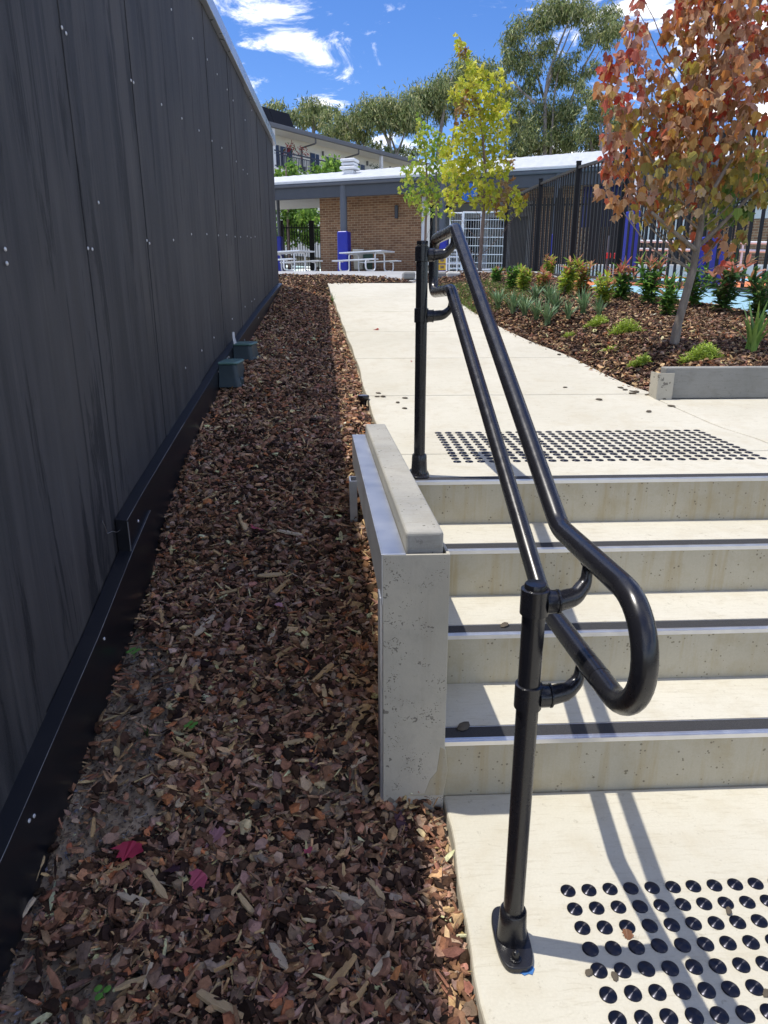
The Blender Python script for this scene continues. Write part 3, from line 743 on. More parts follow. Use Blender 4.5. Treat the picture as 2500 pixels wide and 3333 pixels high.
xa = lambda y: WALL_X + .045; xb = lambda y: mulch_edge(y) - .012 + (.055 if 1.65 < y < 3.15 else 0)
NEAR = 'brown bark mulch strip between the charcoal wall and the steps'
P = np.concatenate([sample(18500, .72, 2.3, xa, xb, Zl, bare), sample(17000, 2.3, 4.0, xa, lambda y: mulch_edge(y) - .02 + (.055 if y < 3.15 else 0), Zl, bare), sample(18000, 4.0, 6.2, xa, lambda y: mulch_edge(y) - .02, Zl), sample(14000, 6.2, 8.9, xa, lambda y: mulch_edge(y) - .02, Zl)])
BL = .0265
chips('bark_mulch', P, BL, NEAR, pale=.08, light=2.4)  # chip colour brighter than in the sunlit beds, to lift the wall's shade
P = sample(14000, 8.7, 11.72, lambda y: -4.2, lambda y: far_edge(y) - .02, Zm)
chips('bark_mulch', P, .030, 'sunlit bark mulch bed beyond the end of the charcoal wall', pale=.2, light=1.25)

# crumbs of soil and small gravel on the bare patches
def bare_only(x, y): return 1.0 if bare(x, y) < .5 else .03
P = sample(4200, .72, 2.35, xa, xb, lambda x, y: Zl(x, y) - .016, bare_only)
N_ = len(P); oct_v = np.array([(1, 0, 0), (0, 1, 0), (-1, 0, 0), (0, -1, 0), (0, 0, .8), (0, 0, -.6)]) * .5; oct_f = [(0, 1, 4), (1, 2, 4), (2, 3, 4), (3, 0, 4), (1, 0, 5), (2, 1, 5), (3, 2, 5), (0, 3, 5)]
cp = np.array([(.30, .22, .15), (.22, .16, .11), (.38, .30, .21), (.42, .40, .38), (.16, .11, .08), (.33, .32, .36)])[rng.choice(6, N_, p=[.34, .26, .2, .06, .1, .04])] * rng.lognormal(0, .2, (N_, 1))
tag(link('soil_crumbs', scatter('soil_crumbs', oct_v, oct_f, P, rot_zyx(rng.uniform(0, 6.28, N_), rng.normal(0, .4, N_), rng.normal(0, .4, N_)), np.stack([rng.lognormal(-4.75, .5, N_), rng.lognormal(-4.75, .5, N_), rng.lognormal(-5.0, .4, N_)], -1), np.clip(cp, .01, .8), .35), M['chip']), 'loose sandy crumbs and grit on the bare soil by the flashing', 'soil', kind='stuff')
# pale splinters lying on top
def splinter_mesh(i):
    r = random.Random(i + 50); m = MB(); n = 6; L = 1.0; V = []
    for k in range(n):
        t = k / (n - 1); w = (.12 + r.uniform(-.035, .035)) * (1 - (.25 if i % 2 else .5) * abs(2 * t - 1) ** 5); h = .05 + r.uniform(-.01, .015); by = .08 * math.sin(t * 2.5 + i) * .5; 
        V += [(t - .5, by - w, 0), (t - .5, by + w, 0), (t - .5, by + w * .8, h), (t - .5, by - w * .8, h)]
    F = []
    for k in range(n - 1):
        b = 4 * k; F += [(b + j, b + (j + 1) % 4, b + 4 + (j + 1) % 4, b + 4 + j) for j in range(4)]
    F += [(3, 2, 1, 0), (4 * n - 4, 4 * n - 3, 4 * n - 2, 4 * n - 1)]
    m.add(V, F); me = m.mesh('wood_splinter'); me.materials.append(M['splinter_%d' % (i % 3)]); return me
def m_wood(name, a, b):
    t = NT(name); n = t.noise(t.coord(scale=(2.5, 30, 30)), 4, 5, .6); t.base(t.mix(t.ramp(n, [(.35, 0.), (.7, 1.)]), a, b)); t.rough(.8); t.bump(n, .5, .01); return t.m
M['splinter_0'] = m_wood('pale_wood', (.58, .40, .20), (.78, .58, .33)); M['splinter_1'] = m_wood('tan_wood', (.48, .29, .12), (.68, .46, .23)); M['splinter_2'] = m_wood('grey_wood', (.58, .45, .30), (.76, .62, .44))
SPL = [splinter_mesh(i) for i in range(6)]
# photographed splinters: two ends of each in the photograph
SP = [(450, 2815, 542, 2955), (340, 2877, 425, 2835), (385, 2935, 490, 2965), (650, 3262, 800, 3333), (1062, 3243, 1160, 3140), (1085, 2920, 1180, 2975), (1070, 2420, 1115, 2370), (1120, 2440, 1200, 2315), (1145, 2520, 1195, 2475), (925, 2440, 1000, 2430), (770, 2530, 825, 2632), (870, 2600, 915, 2500), (380, 3240, 490, 3210), (700, 3185, 780, 3145), (1215, 3210, 1265, 3120), (1060, 2320, 1050, 2250), (300, 2745, 310, 2680), (60, 3020, 120, 2940), (105, 2900, 150, 2810), (520, 2000, 535, 2040), (700, 2010, 640, 2090), (840, 1890, 930, 1880), (865, 1965, 950, 1900), (905, 1745, 985, 1755), (590, 2200, 610, 2150), (1020, 2240, 1085, 2180), (880, 2120, 890, 2060), (780, 1690, 810, 1745), (620, 2260, 640, 2180), (470, 3250, 500, 3160), (1195, 2880, 1250, 2960), (560, 2460, 640, 2480), (880, 3100, 940, 3170), (780, 2940, 830, 2990), (1140, 3300, 1200, 3230), (590, 3120, 600, 3060)]
for i, (a, b, c, d) in enumerate(SP):
    p, q = drop(a, b, Zl, .8), drop(c, d, Zl, .8); v = q - p
    if v.length < .01 or v.length > .35: continue
    o = bpy.data.objects.new('wood_splinter', SPL[i % 6]); COL.objects.link(o); o.location = (p + q) / 2 + Vector((0, 0, .014))
    o.rotation_euler = (random.uniform(-.2, .2), -math.atan2(v.z, math.hypot(v.x, v.y)) + random.uniform(-.08, .08), math.atan2(v.y, v.x)); o.scale = (v.length, min(.09, v.length * .8), .12)
    tag(o, 'pale wood splinter lying on the bark mulch by the charcoal wall', 'wood splinter', 'pale splinters on the bark mulch')

# ------------------------------------------------------------------ maple leaves
LH = [(0, 0), (.14, -.04), (.36, .05), (.36, .21), (.52, .46), (.31, .51), (.24, .68), (.11, .80), (0, 1.0)]
def maple_template(fold=.35, droop=.3, cup=.0):
    V = []; 
    for (x, y) in LH: V.append((x, y, -fold * abs(x) - droop * y * y + cup * x * x))
    for (x, y) in LH[1:-1]: V.append((-x, y, -fold * abs(x) - droop * y * y + cup * x * x))
    n = len(LH); right = tuple(range(n)); left = (0, n - 1) + tuple(n + i for i in reversed(range(n - 2)))
    return np.array(V), [right, left]
MT, MF = maple_template(.55, .35)
def frames(n, down=.75, spread=.7):
    yv = rng.normal(0, spread, (n, 3)); yv[:, 2] -= down * 1.3; yv /= np.linalg.norm(yv, axis=1, keepdims=True)
    nv = rng.normal(0, 1, (n, 3)); nv[:, 2] = np.abs(nv[:, 2]) + .2; nv -= yv * np.sum(nv * yv, 1, keepdims=True); nv /= np.linalg.norm(nv, axis=1, keepdims=True)
    xv = np.cross(yv, nv); return np.stack([xv, yv, nv], -1)
def in_blobs(blobs, per, Yc, dens=None):
    """leaf positions in ellipsoids given as (px, py, radius px, depth offset, tag)"""
    pos = []; tg = []
    for b in blobs:
        px, py, r, dy, t = b; Y = Yc + dy; c = at(px, py, Y); R = r * Y / FPX
        n = max(3, int(per * (r / 60.) ** 2 * (dens or 1)))
        v = rng.normal(0, 1, (n, 3)); v /= np.linalg.norm(v, axis=1, keepdims=True); v *= (rng.random((n, 1)) ** .45) * R; v[:, 1] *= 1.25; v[:, 2] *= 1.05
        pos.append(v + np.array(c)); tg += [t] * n
    return np.concatenate(pos), np.array(tg)
def branches(trunk, blobs, Yc, r0, mat_name, parent, frac=.02, start=.0, name='branch', nseg=6, sag=.0):
    """one branch from the trunk up to the middle of each leaf clump"""
    TP = [Vector(t) for t in trunk]
    for b in blobs:
        px, py, r, dy, t = b; c = at(px, py, Yc + dy)
        best = None
        for i in range(len(TP) - 1):
            for k in range(8):
                q = TP[i].lerp(TP[i + 1], k / 8)
                dz = c.z - q.z; dh = (Vector((c.x, c.y, 0)) - Vector((q.x, q.y, 0))).length
                cost = abs(dz - (dh * 1.1 + .04 * Yc / 5)) + .25 * dh
                if q.z < TP[0].z + start: continue
                if best is None or cost < best[0]: best = (cost, q)
        if best is None: continue
        q = best[1]; m = MB(); pts = []; L = (c - q).length
        if L < .05: continue
        for k in range(nseg + 1):
            f = k / nseg; p = q.lerp(c, f); p.z += -math.sin(f * math.pi) * L * .10; p += Vector((random.gauss(0, .012), random.gauss(0, .012), 0)) * L
            if k == 0: p = q
            pts.append(p)
        rr = max(.0035, r0 * min(1, .25 + .25 * L / (.2 * Yc))); m.tube(pts, [rr * (1 - .75 * k / nseg) for k in range(nseg + 1)], 6); m.build(name, M[mat_name], parent)

RY = 5.0
RB = [ # left column, then main mass; radius in photograph pixels
 (2068, 20, 26, .1, 'R'), (2062, 70, 34, .1, 'R'), (2070, 120, 45, .1, 'O'), (2040, 175, 40, 0, 'R'), (1985, 205, 36, 0, 'R'), (1960, 225, 26, 0, 'R'), (2075, 190, 48, .2, 'R'), (2010, 250, 50, 0, 'O'), (2085, 265, 55, .1, 'O'), (2150, 225, 32, .3, 'R'), (2155, 245, 28, .2, 'O'), (1968, 285, 36, -.1, 'O'),
 (2030, 330, 52, 0, 'R'), (2100, 340, 50, .2, 'O'), (2000, 330, 36, .1, 'Y'), (2060, 400, 52, 0, 'Y'), (2110, 420, 45, .2, 'O'), (2000, 430, 45, -.1, 'O'), (1985, 480, 40, 0, 'R'), (2050, 470, 50, .2, 'O'), (1990, 545, 45, 0, 'O'), (2040, 560, 48, .1, 'O'), (1968, 530, 28, 0, 'R'),
 (2170, 340, 50, .1, 'Y'), (2160, 410, 60, 0, 'O'), (2210, 330, 60, 0, 'O'), (2220, 250, 55, -.1, 'Y'), (2230, 180, 50, .1, 'O'), (2215, 100, 55, 0, 'O'), (2180, 110, 30, 0, 'O'), (2190, 60, 34, .1, 'R'), (2240, 30, 60, -.1, 'O'), (2290, -20, 80, 0, 'R'), (2310, 80, 75, .1, 'O'), (2370, 30, 80, -.1, 'O'), (2430, 90, 80, 0, 'O'), (2460, -10, 80, .2, 'R'), (2380, 130, 75, .2, 'R'), (2300, 170, 75, -.1, 'O'), (2460, 190, 75, .1, 'R'), (2400, 230, 75, -.2, 'O'), (2310, 260, 75, .1, 'O'), (2480, 270, 60, .2, 'O'), (2370, 310, 75, 0, 'R'), (2280, 340, 70, -.2, 'O'), (2440, 330, 50, .1, 'O'), (2290, 420, 75, .1, 'O'), (2210, 430, 65, -.1, 'O'), (2370, 410, 75, -.1, 'O'), (2440, 420, 55, .2, 'O'), (2160, 490, 60, .1, 'O'), (2240, 500, 65, -.1, 'Y'), (2320, 490, 70, .1, 'O'), (2400, 500, 60, -.1, 'Y'), (2460, 480, 45, .1, 'O'), (2110, 530, 50, .1, 'Y'), (2190, 560, 60, -.1, 'Y'), (2280, 570, 65, .1, 'O'), (2360, 570, 60, 0, 'Y'), (2440, 570, 50, -.2, 'Y'),
 (1972, 600, 26, -.2, 'O'), (1998, 645, 34, -.2, 'O'), (2060, 625, 45, 0, 'O'), (2110, 640, 45, .1, 'O'), (2170, 640, 50, 0, 'Y'), (2230, 650, 50, .1, 'O'), (2300, 640, 50, -.1, 'Y'), (2380, 640, 50, .1, 'G'), (2450, 620, 55, -.1, 'Y'), (2480, 520, 45, -.2, 'G'), (2490, 600, 45, -.1, 'Y'), (2070, 690, 34, 0, 'Y'), (2140, 700, 40, .1, 'O'), (2200, 715, 40, -.1, 'Y'), (2330, 700, 55, .1, 'G'), (2400, 700, 45, -.1, 'G'), (2210, 770, 34, 0, 'Y'), (2260, 750, 36, .1, 'O'), (2330, 780, 36, 0, 'O'), (2370, 810, 30, 0, 'O'), (2320, 835, 20, .1, 'O'), (2345, 860, 16, 0, 'R'), (2420, 760, 30, .1, 'Y'), (2010, 690, 20, -.2, 'O'),
 (2540, 60, 80, 0, 'R'), (2560, 200, 90, .1, 'O'), (2560, 350, 80, 0, 'O'), (2570, 480, 70, 0, 'Y'), (2560, 600, 60, 0, 'G'), (2380, -120, 100, 0, 'O'), (2250, -110, 70, .1, 'R'), (2500, -130, 90, 0, 'R'), (2420, -230, 90, 0, 'R'), (2080, -20, 18, .1, 'R')]
PALS = {'R': np.array([(.52, .08, .05), (.42, .12, .08), (.48, .21, .14), (.36, .15, .09), (.56, .34, .27)]),
        'O': np.array([(.50, .23, .07), (.40, .18, .08), (.48, .27, .16), (.30, .15, .06), (.58, .38, .28), (.44, .28, .07), (.50, .11, .05), (.54, .34, .18)]),
        'Y': np.array([(.48, .38, .07), (.36, .30, .07), (.50, .30, .11), (.30, .27, .08), (.56, .42, .26), (.40, .21, .08)]),
        'G': np.array([(.09, .18, .035), (.15, .22, .05), (.30, .30, .06), (.38, .32, .09)])}
def leaf_cols(tags):
    out = np.zeros((len(tags), 3))
    for k, p in PALS.items():
        i = np.where(tags == k)[0]; out[i] = p[rng.integers(0, len(p), len(i))]
    return np.clip(out * 1.18 * rng.lognormal(0, .18, (len(tags), 1)), .01, .75)
rbase = drop(2193, 1123, Zg, 3.5)
RY = rbase.y
rt = empty('red_maple_tree', rbase, 'young maple with red and orange leaves and leaning grey trunk in the garden bed', 'tree')
trunk = [rbase - Vector((0, 0, .05)), at(2205, 1060, RY), at(2255, 880, RY), at(2282, 730, RY), at(2290, 600, RY), at(2298, 420, RY + .02), at(2310, 250, RY), at(2330, 60, RY), at(2350, -150, RY)]
tk = MB().tube(fillet(trunk, .4, 4), [.033] * 2 + [.031 - .0009 * i for i in range(len(fillet(trunk, .4, 4)) - 2)], 14).build('trunk', M['maple_bark'], rt)
branches(trunk[2:], RB[::3], RY, .016, 'maple_bark', rt, start=.0)
for a in [[at(2275, 800, RY), at(2340, 740, RY - .05), at(2440, 640, RY - .15), at(2540, 560, RY - .2)], [at(2272, 820, RY), at(2200, 760, RY - .1), at(2120, 690, RY - .15)], [at(2285, 690, RY), at(2320, 620, RY - .1), at(2380, 520, RY - .1)]]:
    MB().tube(a, [.017, .014, .010, .006][:len(a)], 8).build('branch', M['maple_bark'], rt)
pos, tg = in_blobs(RB, 37, RY)
col = leaf_cols(tg); fr = frames(len(pos), 1.0, .55); size = rng.uniform(.040, .080, len(pos))
order = np.argsort(pos[:, 1]); vis = [i for i in order if (pos[i, 0] / pos[i, 1]) < .62 and pos[i, 2] < RY * .40 + 1.33]
pick = np.array(vis[:300]); rest_i = np.setdiff1d(np.arange(len(pos)), pick)
me = scatter('foliage', MT, MF, pos[rest_i], fr[rest_i], size[rest_i], col[rest_i], .10)
cr = link('crown', me, M['leaf'], rt); cr['kind'] = 'stuff'
LM = {}
for k in PALS:
    LM[k] = []
    for j in range(8):
        tv, tf = maple_template(rng.uniform(.3, .9), rng.uniform(.1, .6)); c = leaf_cols(np.array([k]))
        mm_ = scatter('maple_leaf', tv, tf, np.zeros((1, 3)), np.eye(3)[None], np.ones(1), c, .08); mm_.materials.append(M['leaf']); LM[k].append(mm_)
for i in pick:
    o = bpy.data.objects.new('leaf', LM[tg[i]][int(rng.integers(0, 8))]); COL.objects.link(o); adopt(o, rt)
    o.matrix_basis = Matrix.Translation(pos[i]) @ Matrix([list(r) for r in fr[i]]).to_4x4() @ Matrix.Scale(float(size[i]), 4)

# fallen leaves
def fallen(px, py, k, label, sz, hf=Zl, lift=.030, y0=.8):
    tv, tf = maple_template(.5, .3, .9); c = {'pink': (.66, .14, .22), 'crimson': (.62, .06, .12), 'pale': (.75, .40, .45), 'purple': (.12, .06, .085), 'red': (.40, .06, .05), 'brown': (.30, .14, .07)}[k]
    me = scatter('fallen_leaf', tv, tf, np.zeros((1, 3)), np.eye(3)[None], np.ones(1), np.array([c]) * rng.uniform(.9, 1.1), .14); me.materials.append(M['leaf'])
    p = drop(px, py, hf, y0); o = link('fallen_leaf', me); o.location = p + Vector((0, 0, lift)); o.rotation_euler = (rng.uniform(-.35, .35), rng.uniform(-.35, .35), rng.uniform(0, 6.28)); o.scale = (sz * 1.3, sz * 1.1, sz * 1.3)
    tag(o, label, 'leaf', 'fallen maple leaves')
fallen(437, 2770, 'crimson', 'crumpled crimson leaf on the mulch near the flashing corner', .062)
fallen(720, 2720, 'pale', 'pale pink leaf lying flat in the middle of the near mulch', .055)
fallen(665, 2880, 'pink', 'deep pink curled leaf on the near mulch beside a pale splinter', .045)
fallen(1000, 2815, 'pink', 'tiny pink leaf scrap on the mulch left of the landing corner', .022)
fallen(840, 1745, 'pink', 'magenta leaf on the shaded mulch level with the top step', .062)
fallen(1290, 2710, 'purple', 'dark purple leaf on the mulch at the landing corner', .05)
fallen(590, 2860, 'purple', 'small dark purple leaf beside the deep pink leaf', .035)
fallen(900, 1990, 'pale', 'small pink leaf scrap on the mulch level with the third nosing', .03)
fallen(1010, 2520, 'purple', 'purple leaf scrap on the mulch near the post foot', .035)
fallen(1232, 1073, 'red', 'small red leaf on the concrete path left of the rear post', .05, lambda x, y: Zp(y), .006, 3)
fallen(1338, 1176, 'red', 'curled red leaf on the path just behind the rear post', .05, lambda x, y: Zp(y), .006, 3)
fallen(2040, 3035, 'brown', 'slim brown leaf across the tactile studs of the landing', .022, lambda x, y: .006, .004, .6)

# small seedlings in the mulch
def seedling(px, py, label, n=4, s=.016):
    p = drop(px, py, Zl, .8); t = empty('seedling', p, label, 'seedling', 'green seedlings in the mulch')
    for k in range(n):
        a = k * 6.283 / n + .4; m = MB(); m.lathe([(.001, 0), (s * .55, .001), (s * .6, .002), (.001, .003)], (0, 0, 0), 10)
        m.v = [(p.x + math.cos(a) * s * .8 + v[0], p.y + math.sin(a) * s * .8 + v[1], p.z + .028 + v[2] + .2 * v[0]) for v in m.v]; m.build('leaf', M['seed'], t)
    MB().tube([p, p + Vector((.002, 0, .028))], .0012, 5).build('stem', M['seed'], t)
M['seed'] = mottled('seedling_green', (.10, .26, .04), (.16, .36, .06), 40, .5)
seedling(437, 2143, 'four leaved green seedling beside the flashing scrape', 4, .018)
seedling(625, 2393, 'bright green seedling in the mulch left of the steel post', 4, .016)
seedling(338, 3275, 'green seedling in the mulch at the bottom left of the picture', 3, .015)
def grass_tuft(px, py, label, hf=Zl, n=16, h=.07, c=(.10, .20, .04), y0=.8):
    p = drop(px, py, hf, y0); V = []; F = []
    for k in range(n):
        a = random.uniform(0, 6.28); b = h * random.uniform(.5, 1.1); w = .0016 + h * .012; sp = random.uniform(.2, .9)
        for j in range(4):
            f = j / 3; r = sp * b * f * (.5 + .5 * f); z = b * f * (1 - .35 * sp * f); ww = w * (1 - f * .9)
            V += [(p.x + math.cos(a) * r - math.sin(a) * ww, p.y + math.sin(a) * r + math.cos(a) * ww, p.z + z), (p.x + math.cos(a) * r + math.sin(a) * ww, p.y + math.sin(a) * r - math.cos(a) * ww, p.z + z)]
        b0 = len(V) - 8; F += [(b0 + 2 * j, b0 + 2 * j + 1, b0 + 2 * j + 3, b0 + 2 * j + 2) for j in range(3)]
    me = np_mesh('grass_tuft', V, [4] * len(F), np.array(F).ravel(), np.tile(np.array([c]), (len(V), 1)) * rng.uniform(.8, 1.2, (len(V), 1)))
    return tag(link('grass_tuft', me, M['blade']), label, 'grass')
grass_tuft(480, 2405, 'sparse dark grass tuft in the bare soil by the flashing', n=16, h=.06, c=(.06, .12, .03))
grass_tuft(765, 1415, 'thin green grass shoot in the mulch beyond the flashing step', n=5, h=.06)
grass_tuft(1084, 985, 'green weed growing at the left edge of the path', Zl, 14, .16, (.16, .26, .06), 4)
# gum nuts and bark bits on the concrete
def bit_mesh(i):
    r = random.Random(i); m = MB(); m.lathe([(.3, 0), (.5, .12), (.48, .26), (.25, .36)], (0, 0, 0), 8); m.v = [(x * 1.5 * r.uniform(.8, 1.2), y * r.uniform(.7, 1.2), z * r.uniform(.8, 1.2)) for x, y, z in m.v]; me = m.mesh('bark_bit'); me.materials.append(M['bit']); return me
M['bit'] = mottled('dark_bark_bit', (.055, .045, .030), (.12, .095, .065), 30, .8)
BM = [bit_mesh(i) for i in range(4)]
ZP = lambda x, y: Zp(y)
BITS = [(1232, 1282, ZP), (1228, 1293, ZP), (1247, 1293, ZP), (1295, 1312, ZP), (1317, 1331, ZP), (1318, 1297, ZP), (1950, 1302, ZP), (1840, 1262, ZP), (2020, 1264, ZP), (2035, 1270, ZP), (2055, 1274, ZP), (2070, 1277, ZP), (2060, 1283, ZP), (2105, 1286, ZP), (2118, 1283, ZP), (2155, 1300, ZP), (2111, 1341, ZP), (2185, 1324, ZP), (1688, 1285, ZP), (1820, 1155, ZP), (1507, 2372, lambda x, y: .176), (1642, 2038, lambda x, y: .346), (2000, 3180, lambda x, y: 0.), (1915, 3180, lambda x, y: 0.), (2370, 2970, lambda x, y: .004), (2490, 3250, lambda x, y: .0)]
for i, (a, b, hf) in enumerate(BITS):
    p = drop(a, b, hf, .7); o = bpy.data.objects.new('bark_bit', BM[i % 4]); COL.objects.link(o); o.location = p; s = .020 + .012 * random.random() if p.y > 1.3 else .014; o.scale = (s, s, s * .8); o.rotation_euler.z = random.uniform(0, 6)
    if i < 20: tag(o, 'dark bark chip lying loose on the upper concrete path', 'bark chip', 'loose bark chips on the path')
    elif i < 22: tag(o, ['dark bark chip on the lowest tread by the wall', 'dark bark chip on the second tread by the post'][i - 20], 'bark chip')
    else: tag(o, 'small bark fragment among the studs on the landing', 'bark chip', 'bark fragments on the landing')
# ------------------------------------------------------------------ garden bed right of the path
GY = [4.13 + i * .1 for i in range(82)]
grid('mulch_soil', lambda y: (path_r(y) - .03, kerb_x(y) + .08), GY, lambda x, y: Zg(x, y) - .012, 22, M['dark_soil'])
def gkeep(x, y): return 1.0
P = np.concatenate([sample_ for sample_ in [np.array([(x, y, Zg(x, y)) for x, y in [(path_r(y) + (kerb_x(y) - path_r(y)) * r, y) for y, r in zip(4.14 + rng.random(n_) * (b - a) + (a - 4.14), rng.random(n_))]]) for a, b, n_ in ((4.14, 5.4, 15000), (5.4, 7.2, 17000), (7.2, 9.2, 12000), (9.2, 12.2, 7000))]])
chips('bark_mulch', P, .026, 'sunlit bark mulch in the garden bed right of the path', pale=.16, light=1.4)

# concrete sleeper edging on the right
ew = empty('sleeper_edging', (1.88, 4.07, .77), 'low grey concrete sleeper edging at the garden bed corner', 'retaining wall')
m = MB(); m.box((2.68, 4.115, .868), (1.60, .078, .186)); m.build('sleeper', M['sleeper_grey'], ew, bevel=.006)
m = MB(); m.box((2.68, 4.100, .715), (1.58, .07, .116)); m.build('lower_sleeper', M['sleeper_grey'], ew, bevel=.004)
m = MB(); m.box((1.878, 4.060, .835), (.098, .006, .19)); m.box((1.832, 4.115, .835), (.007, .106, .19)); m.build('end_post', M['slurry'], ew, bevel=.001)

# ------------------------------------------------------------------ plants of the bed
def zz(x, y): return 1600 + x * .5425, 850 + y * .5425
LANCE = np.array([(0, 0, 0), (.13, .30, .03), (.10, .70, -.02), (0, 1, -.12), (-.10, .70, -.02), (-.13, .30, .03)]); LANF = [(0, 1, 2, 3), (0, 3, 4, 5)]
def dirs_to_frames(D, up=(0, 0, 1)):
    D = D / np.linalg.norm(D, axis=1, keepdims=True); u = np.tile(np.array(up, float), (len(D), 1)) + rng.normal(0, .25, D.shape)
    n = u - D * np.sum(u * D, 1, keepdims=True); n /= np.linalg.norm(n, axis=1, keepdims=True); x = np.cross(D, n); return np.stack([x, D, n], -1)
def shrub(px, py, hpx, label, tone, top_red=.35):
    p = drop(px, py, Zg, 3.8); h = 1.08 * hpx * p.y / FPX; t = empty('garden_shrub', p, label, 'shrub', 'young shrubs along the fence')
    stems = []
    for k in range(7):
        a = random.uniform(0, 6.28); r = h * random.uniform(.06, .40); top = p + Vector((math.cos(a) * r, math.sin(a) * r, h * random.uniform(.6, 1.0)))
        stems.append((p, top)); MB().tube([p, p.lerp(top, .5) + Vector((0, 0, .02)), top], [.006, .004, .002], 5).build('stem', M['brown_bark'], t)
    N = 380; pos = []; D = []; col = []
    for k in range(N):
        a, b = stems[k % 7]; f = random.uniform(.12, 1.0); q = a.lerp(b, f); ang = random.uniform(0, 6.28); el = random.uniform(-.35, .9) if f < .85 else random.uniform(.2, 1.4)
        D.append((math.cos(ang) * math.cos(el), math.sin(ang) * math.cos(el), math.sin(el))); pos.append(q)
        hi = f > .80
        if hi and random.random() < top_red: c = random.choice([(.46, .15, .10), (.52, .25, .18), (.40, .20, .09)])
        else: c = random.choice({'g': [(.08, .19, .04), (.14, .27, .05), (.22, .36, .07), (.05, .12, .03)], 'y': [(.32, .40, .05), (.42, .46, .07), (.18, .30, .05), (.24, .30, .05)], 'r': [(.20, .28, .05), (.38, .28, .08), (.44, .19, .10), (.28, .36, .07)], 'd': [(.05, .12, .035), (.09, .18, .045), (.13, .15, .05)]}[tone])
        col.append(c)
    col = np.clip(np.array(col) * 1.3 * rng.lognormal(0, .15, (N, 1)), .01, .75); sz = rng.uniform(.17, .30, N) * max(.30, h)
    me = scatter('foliage', LANCE, LANF, np.array(pos), dirs_to_frames(np.array(D)), sz, col, .12); link('foliage', me, M['leaf'], t)
SH = [((115, 172), 64, 'leafy green shrub nearest the left end of the slat fence', 'g', .15), ((192, 187), 62, 'yellow green shrub second from the left end of the slat fence', 'y', .1), ((300, 192), 66, 'reddish shrub beside the yellow green one at the fence', 'r', .5), ((345, 95), 54, 'small far shrub with red tips against the black slats', 'y', .5), ((432, 217), 100, 'tall yellow green shrub with one upright leafy tip', 'y', .3), ((545, 212), 92, 'bushy green and red shrub left of the blue rubber edge', 'r', .5), ((665, 268), 90, 'yellow green shrub spreading behind the strappy clumps', 'y', .35), ((775, 242), 112, 'red tipped shrub at the start of the blue edge', 'g', .75), ((940, 265), 122, 'tall shrub with bright lime leaves against the blue edge', 'g', .4), ((1052, 332), 106, 'narrow green shrub just left of the red maple trunk', 'g', .25), ((1200, 277), 112, 'glossy green shrub just right of the red maple trunk', 'g', .1), ((1392, 312), 140, 'dark leaved shrub with pink new shoots at the fence', 'd', .8), ((1612, 352), 142, 'dark bushy shrub at the right edge of the picture', 'd', .1), ((30, 128), 36, 'tiny shrub beside the path far left of the fence', 'g', .2)]
for (xy, h, lab, tone, tr) in SH: shrub(*zz(*xy), h, lab, tone, tr)

def clump(px, py, hpx, label, n=44, col=((.12, .21, .095), (.17, .28, .13), (.22, .33, .16)), parts=False, name='flax_lily', cat='plant', group='strappy clumps in the garden bed', wid=.036, spread=1.15, fold=.2):
    p = drop(px, py, Zg, 3.8); h = 1.15 * hpx * p.y / FPX; V = []; F = []; C = []; t = empty(name, p, label, cat, group)
    def blade(V, F, C):
        a = random.uniform(0, 6.28); b = h * random.uniform(.65, 1.12); sp = random.uniform(.05, spread); w = h * wid * random.uniform(.8, 1.3); tw = random.gauss(0, .3); c = np.array(random.choice(col)) * random.uniform(.85, 1.2); b0 = len(V); bx, by = random.gauss(0, h * .035), random.gauss(0, h * .035)
        K = 6
        for j in range(K):
            f = j / (K - 1); r = sp * b * (f ** 1.5) * .75; z = b * (f - .30 * sp * f * f); ww = w * (1 - f ** 2.2) + .0006; ax, ay = -math.sin(a + tw * f), math.cos(a + tw * f)
            cx, cy = p.x + bx + math.cos(a) * r, p.y + by + math.sin(a) * r
            V += [(cx - ax * ww, cy - ay * ww, p.z + z + ww * fold), (cx, cy, p.z + z), (cx + ax * ww, cy + ay * ww, p.z + z + ww * fold)]
            base_l = 1.0 if f > .15 else 1.4
            C += [c * base_l] * 3
        for j in range(K - 1):
            q = b0 + 3 * j; F += [(q, q + 1, q + 4, q + 3), (q + 1, q + 2, q + 5, q + 4)]
    if parts:
        for k in range(n):
            V, F, C = [], [], []; blade(V, F, C); link('leaf', np_mesh('leaf', V, [4] * len(F), np.array(F).ravel(), np.array(C)), M['blade'], t)
    else:
        for k in range(n): blade(V, F, C)
        link('foliage', np_mesh('foliage', V, [4] * len(F), np.array(F).ravel(), np.array(C)), M['blade'], t)
CL = [((40, 287), 62, 'strappy clump nearest the handrail, leftmost of the row'), ((125, 317), 74, 'strappy clump second from the left in the garden bed'), ((195, 333), 70, 'strappy clump third from the left in the garden bed'), ((262, 242), 56, 'small strappy clump in the back row below the yellow shrub'), ((270, 355), 66, 'strappy clump just left of the frontmost one'), ((332, 388), 76, 'frontmost strappy clump of the garden bed'), ((385, 318), 68, 'strappy clump behind the frontmost one'), ((345, 262), 66, 'back row strappy clump in front of the tall yellow green shrub'), ((458, 358), 58, 'strappy clump standing alone right of the frontmost one'), ((548, 320), 78, 'tallest strappy clump near the middle of the bed'), ((642, 337), 58, 'rightmost strappy clump beside the lime groundcover')]
for xy, h, lab in CL: clump(*zz(*xy), h, lab)
clump(*zz(1562, 548), 150, 'large bright green strappy lily by the right picture edge', 22, ((.24, .40, .08), (.30, .46, .10), (.19, .33, .07)), True, 'strappy_lily', 'plant', None, .036, .95, .5)

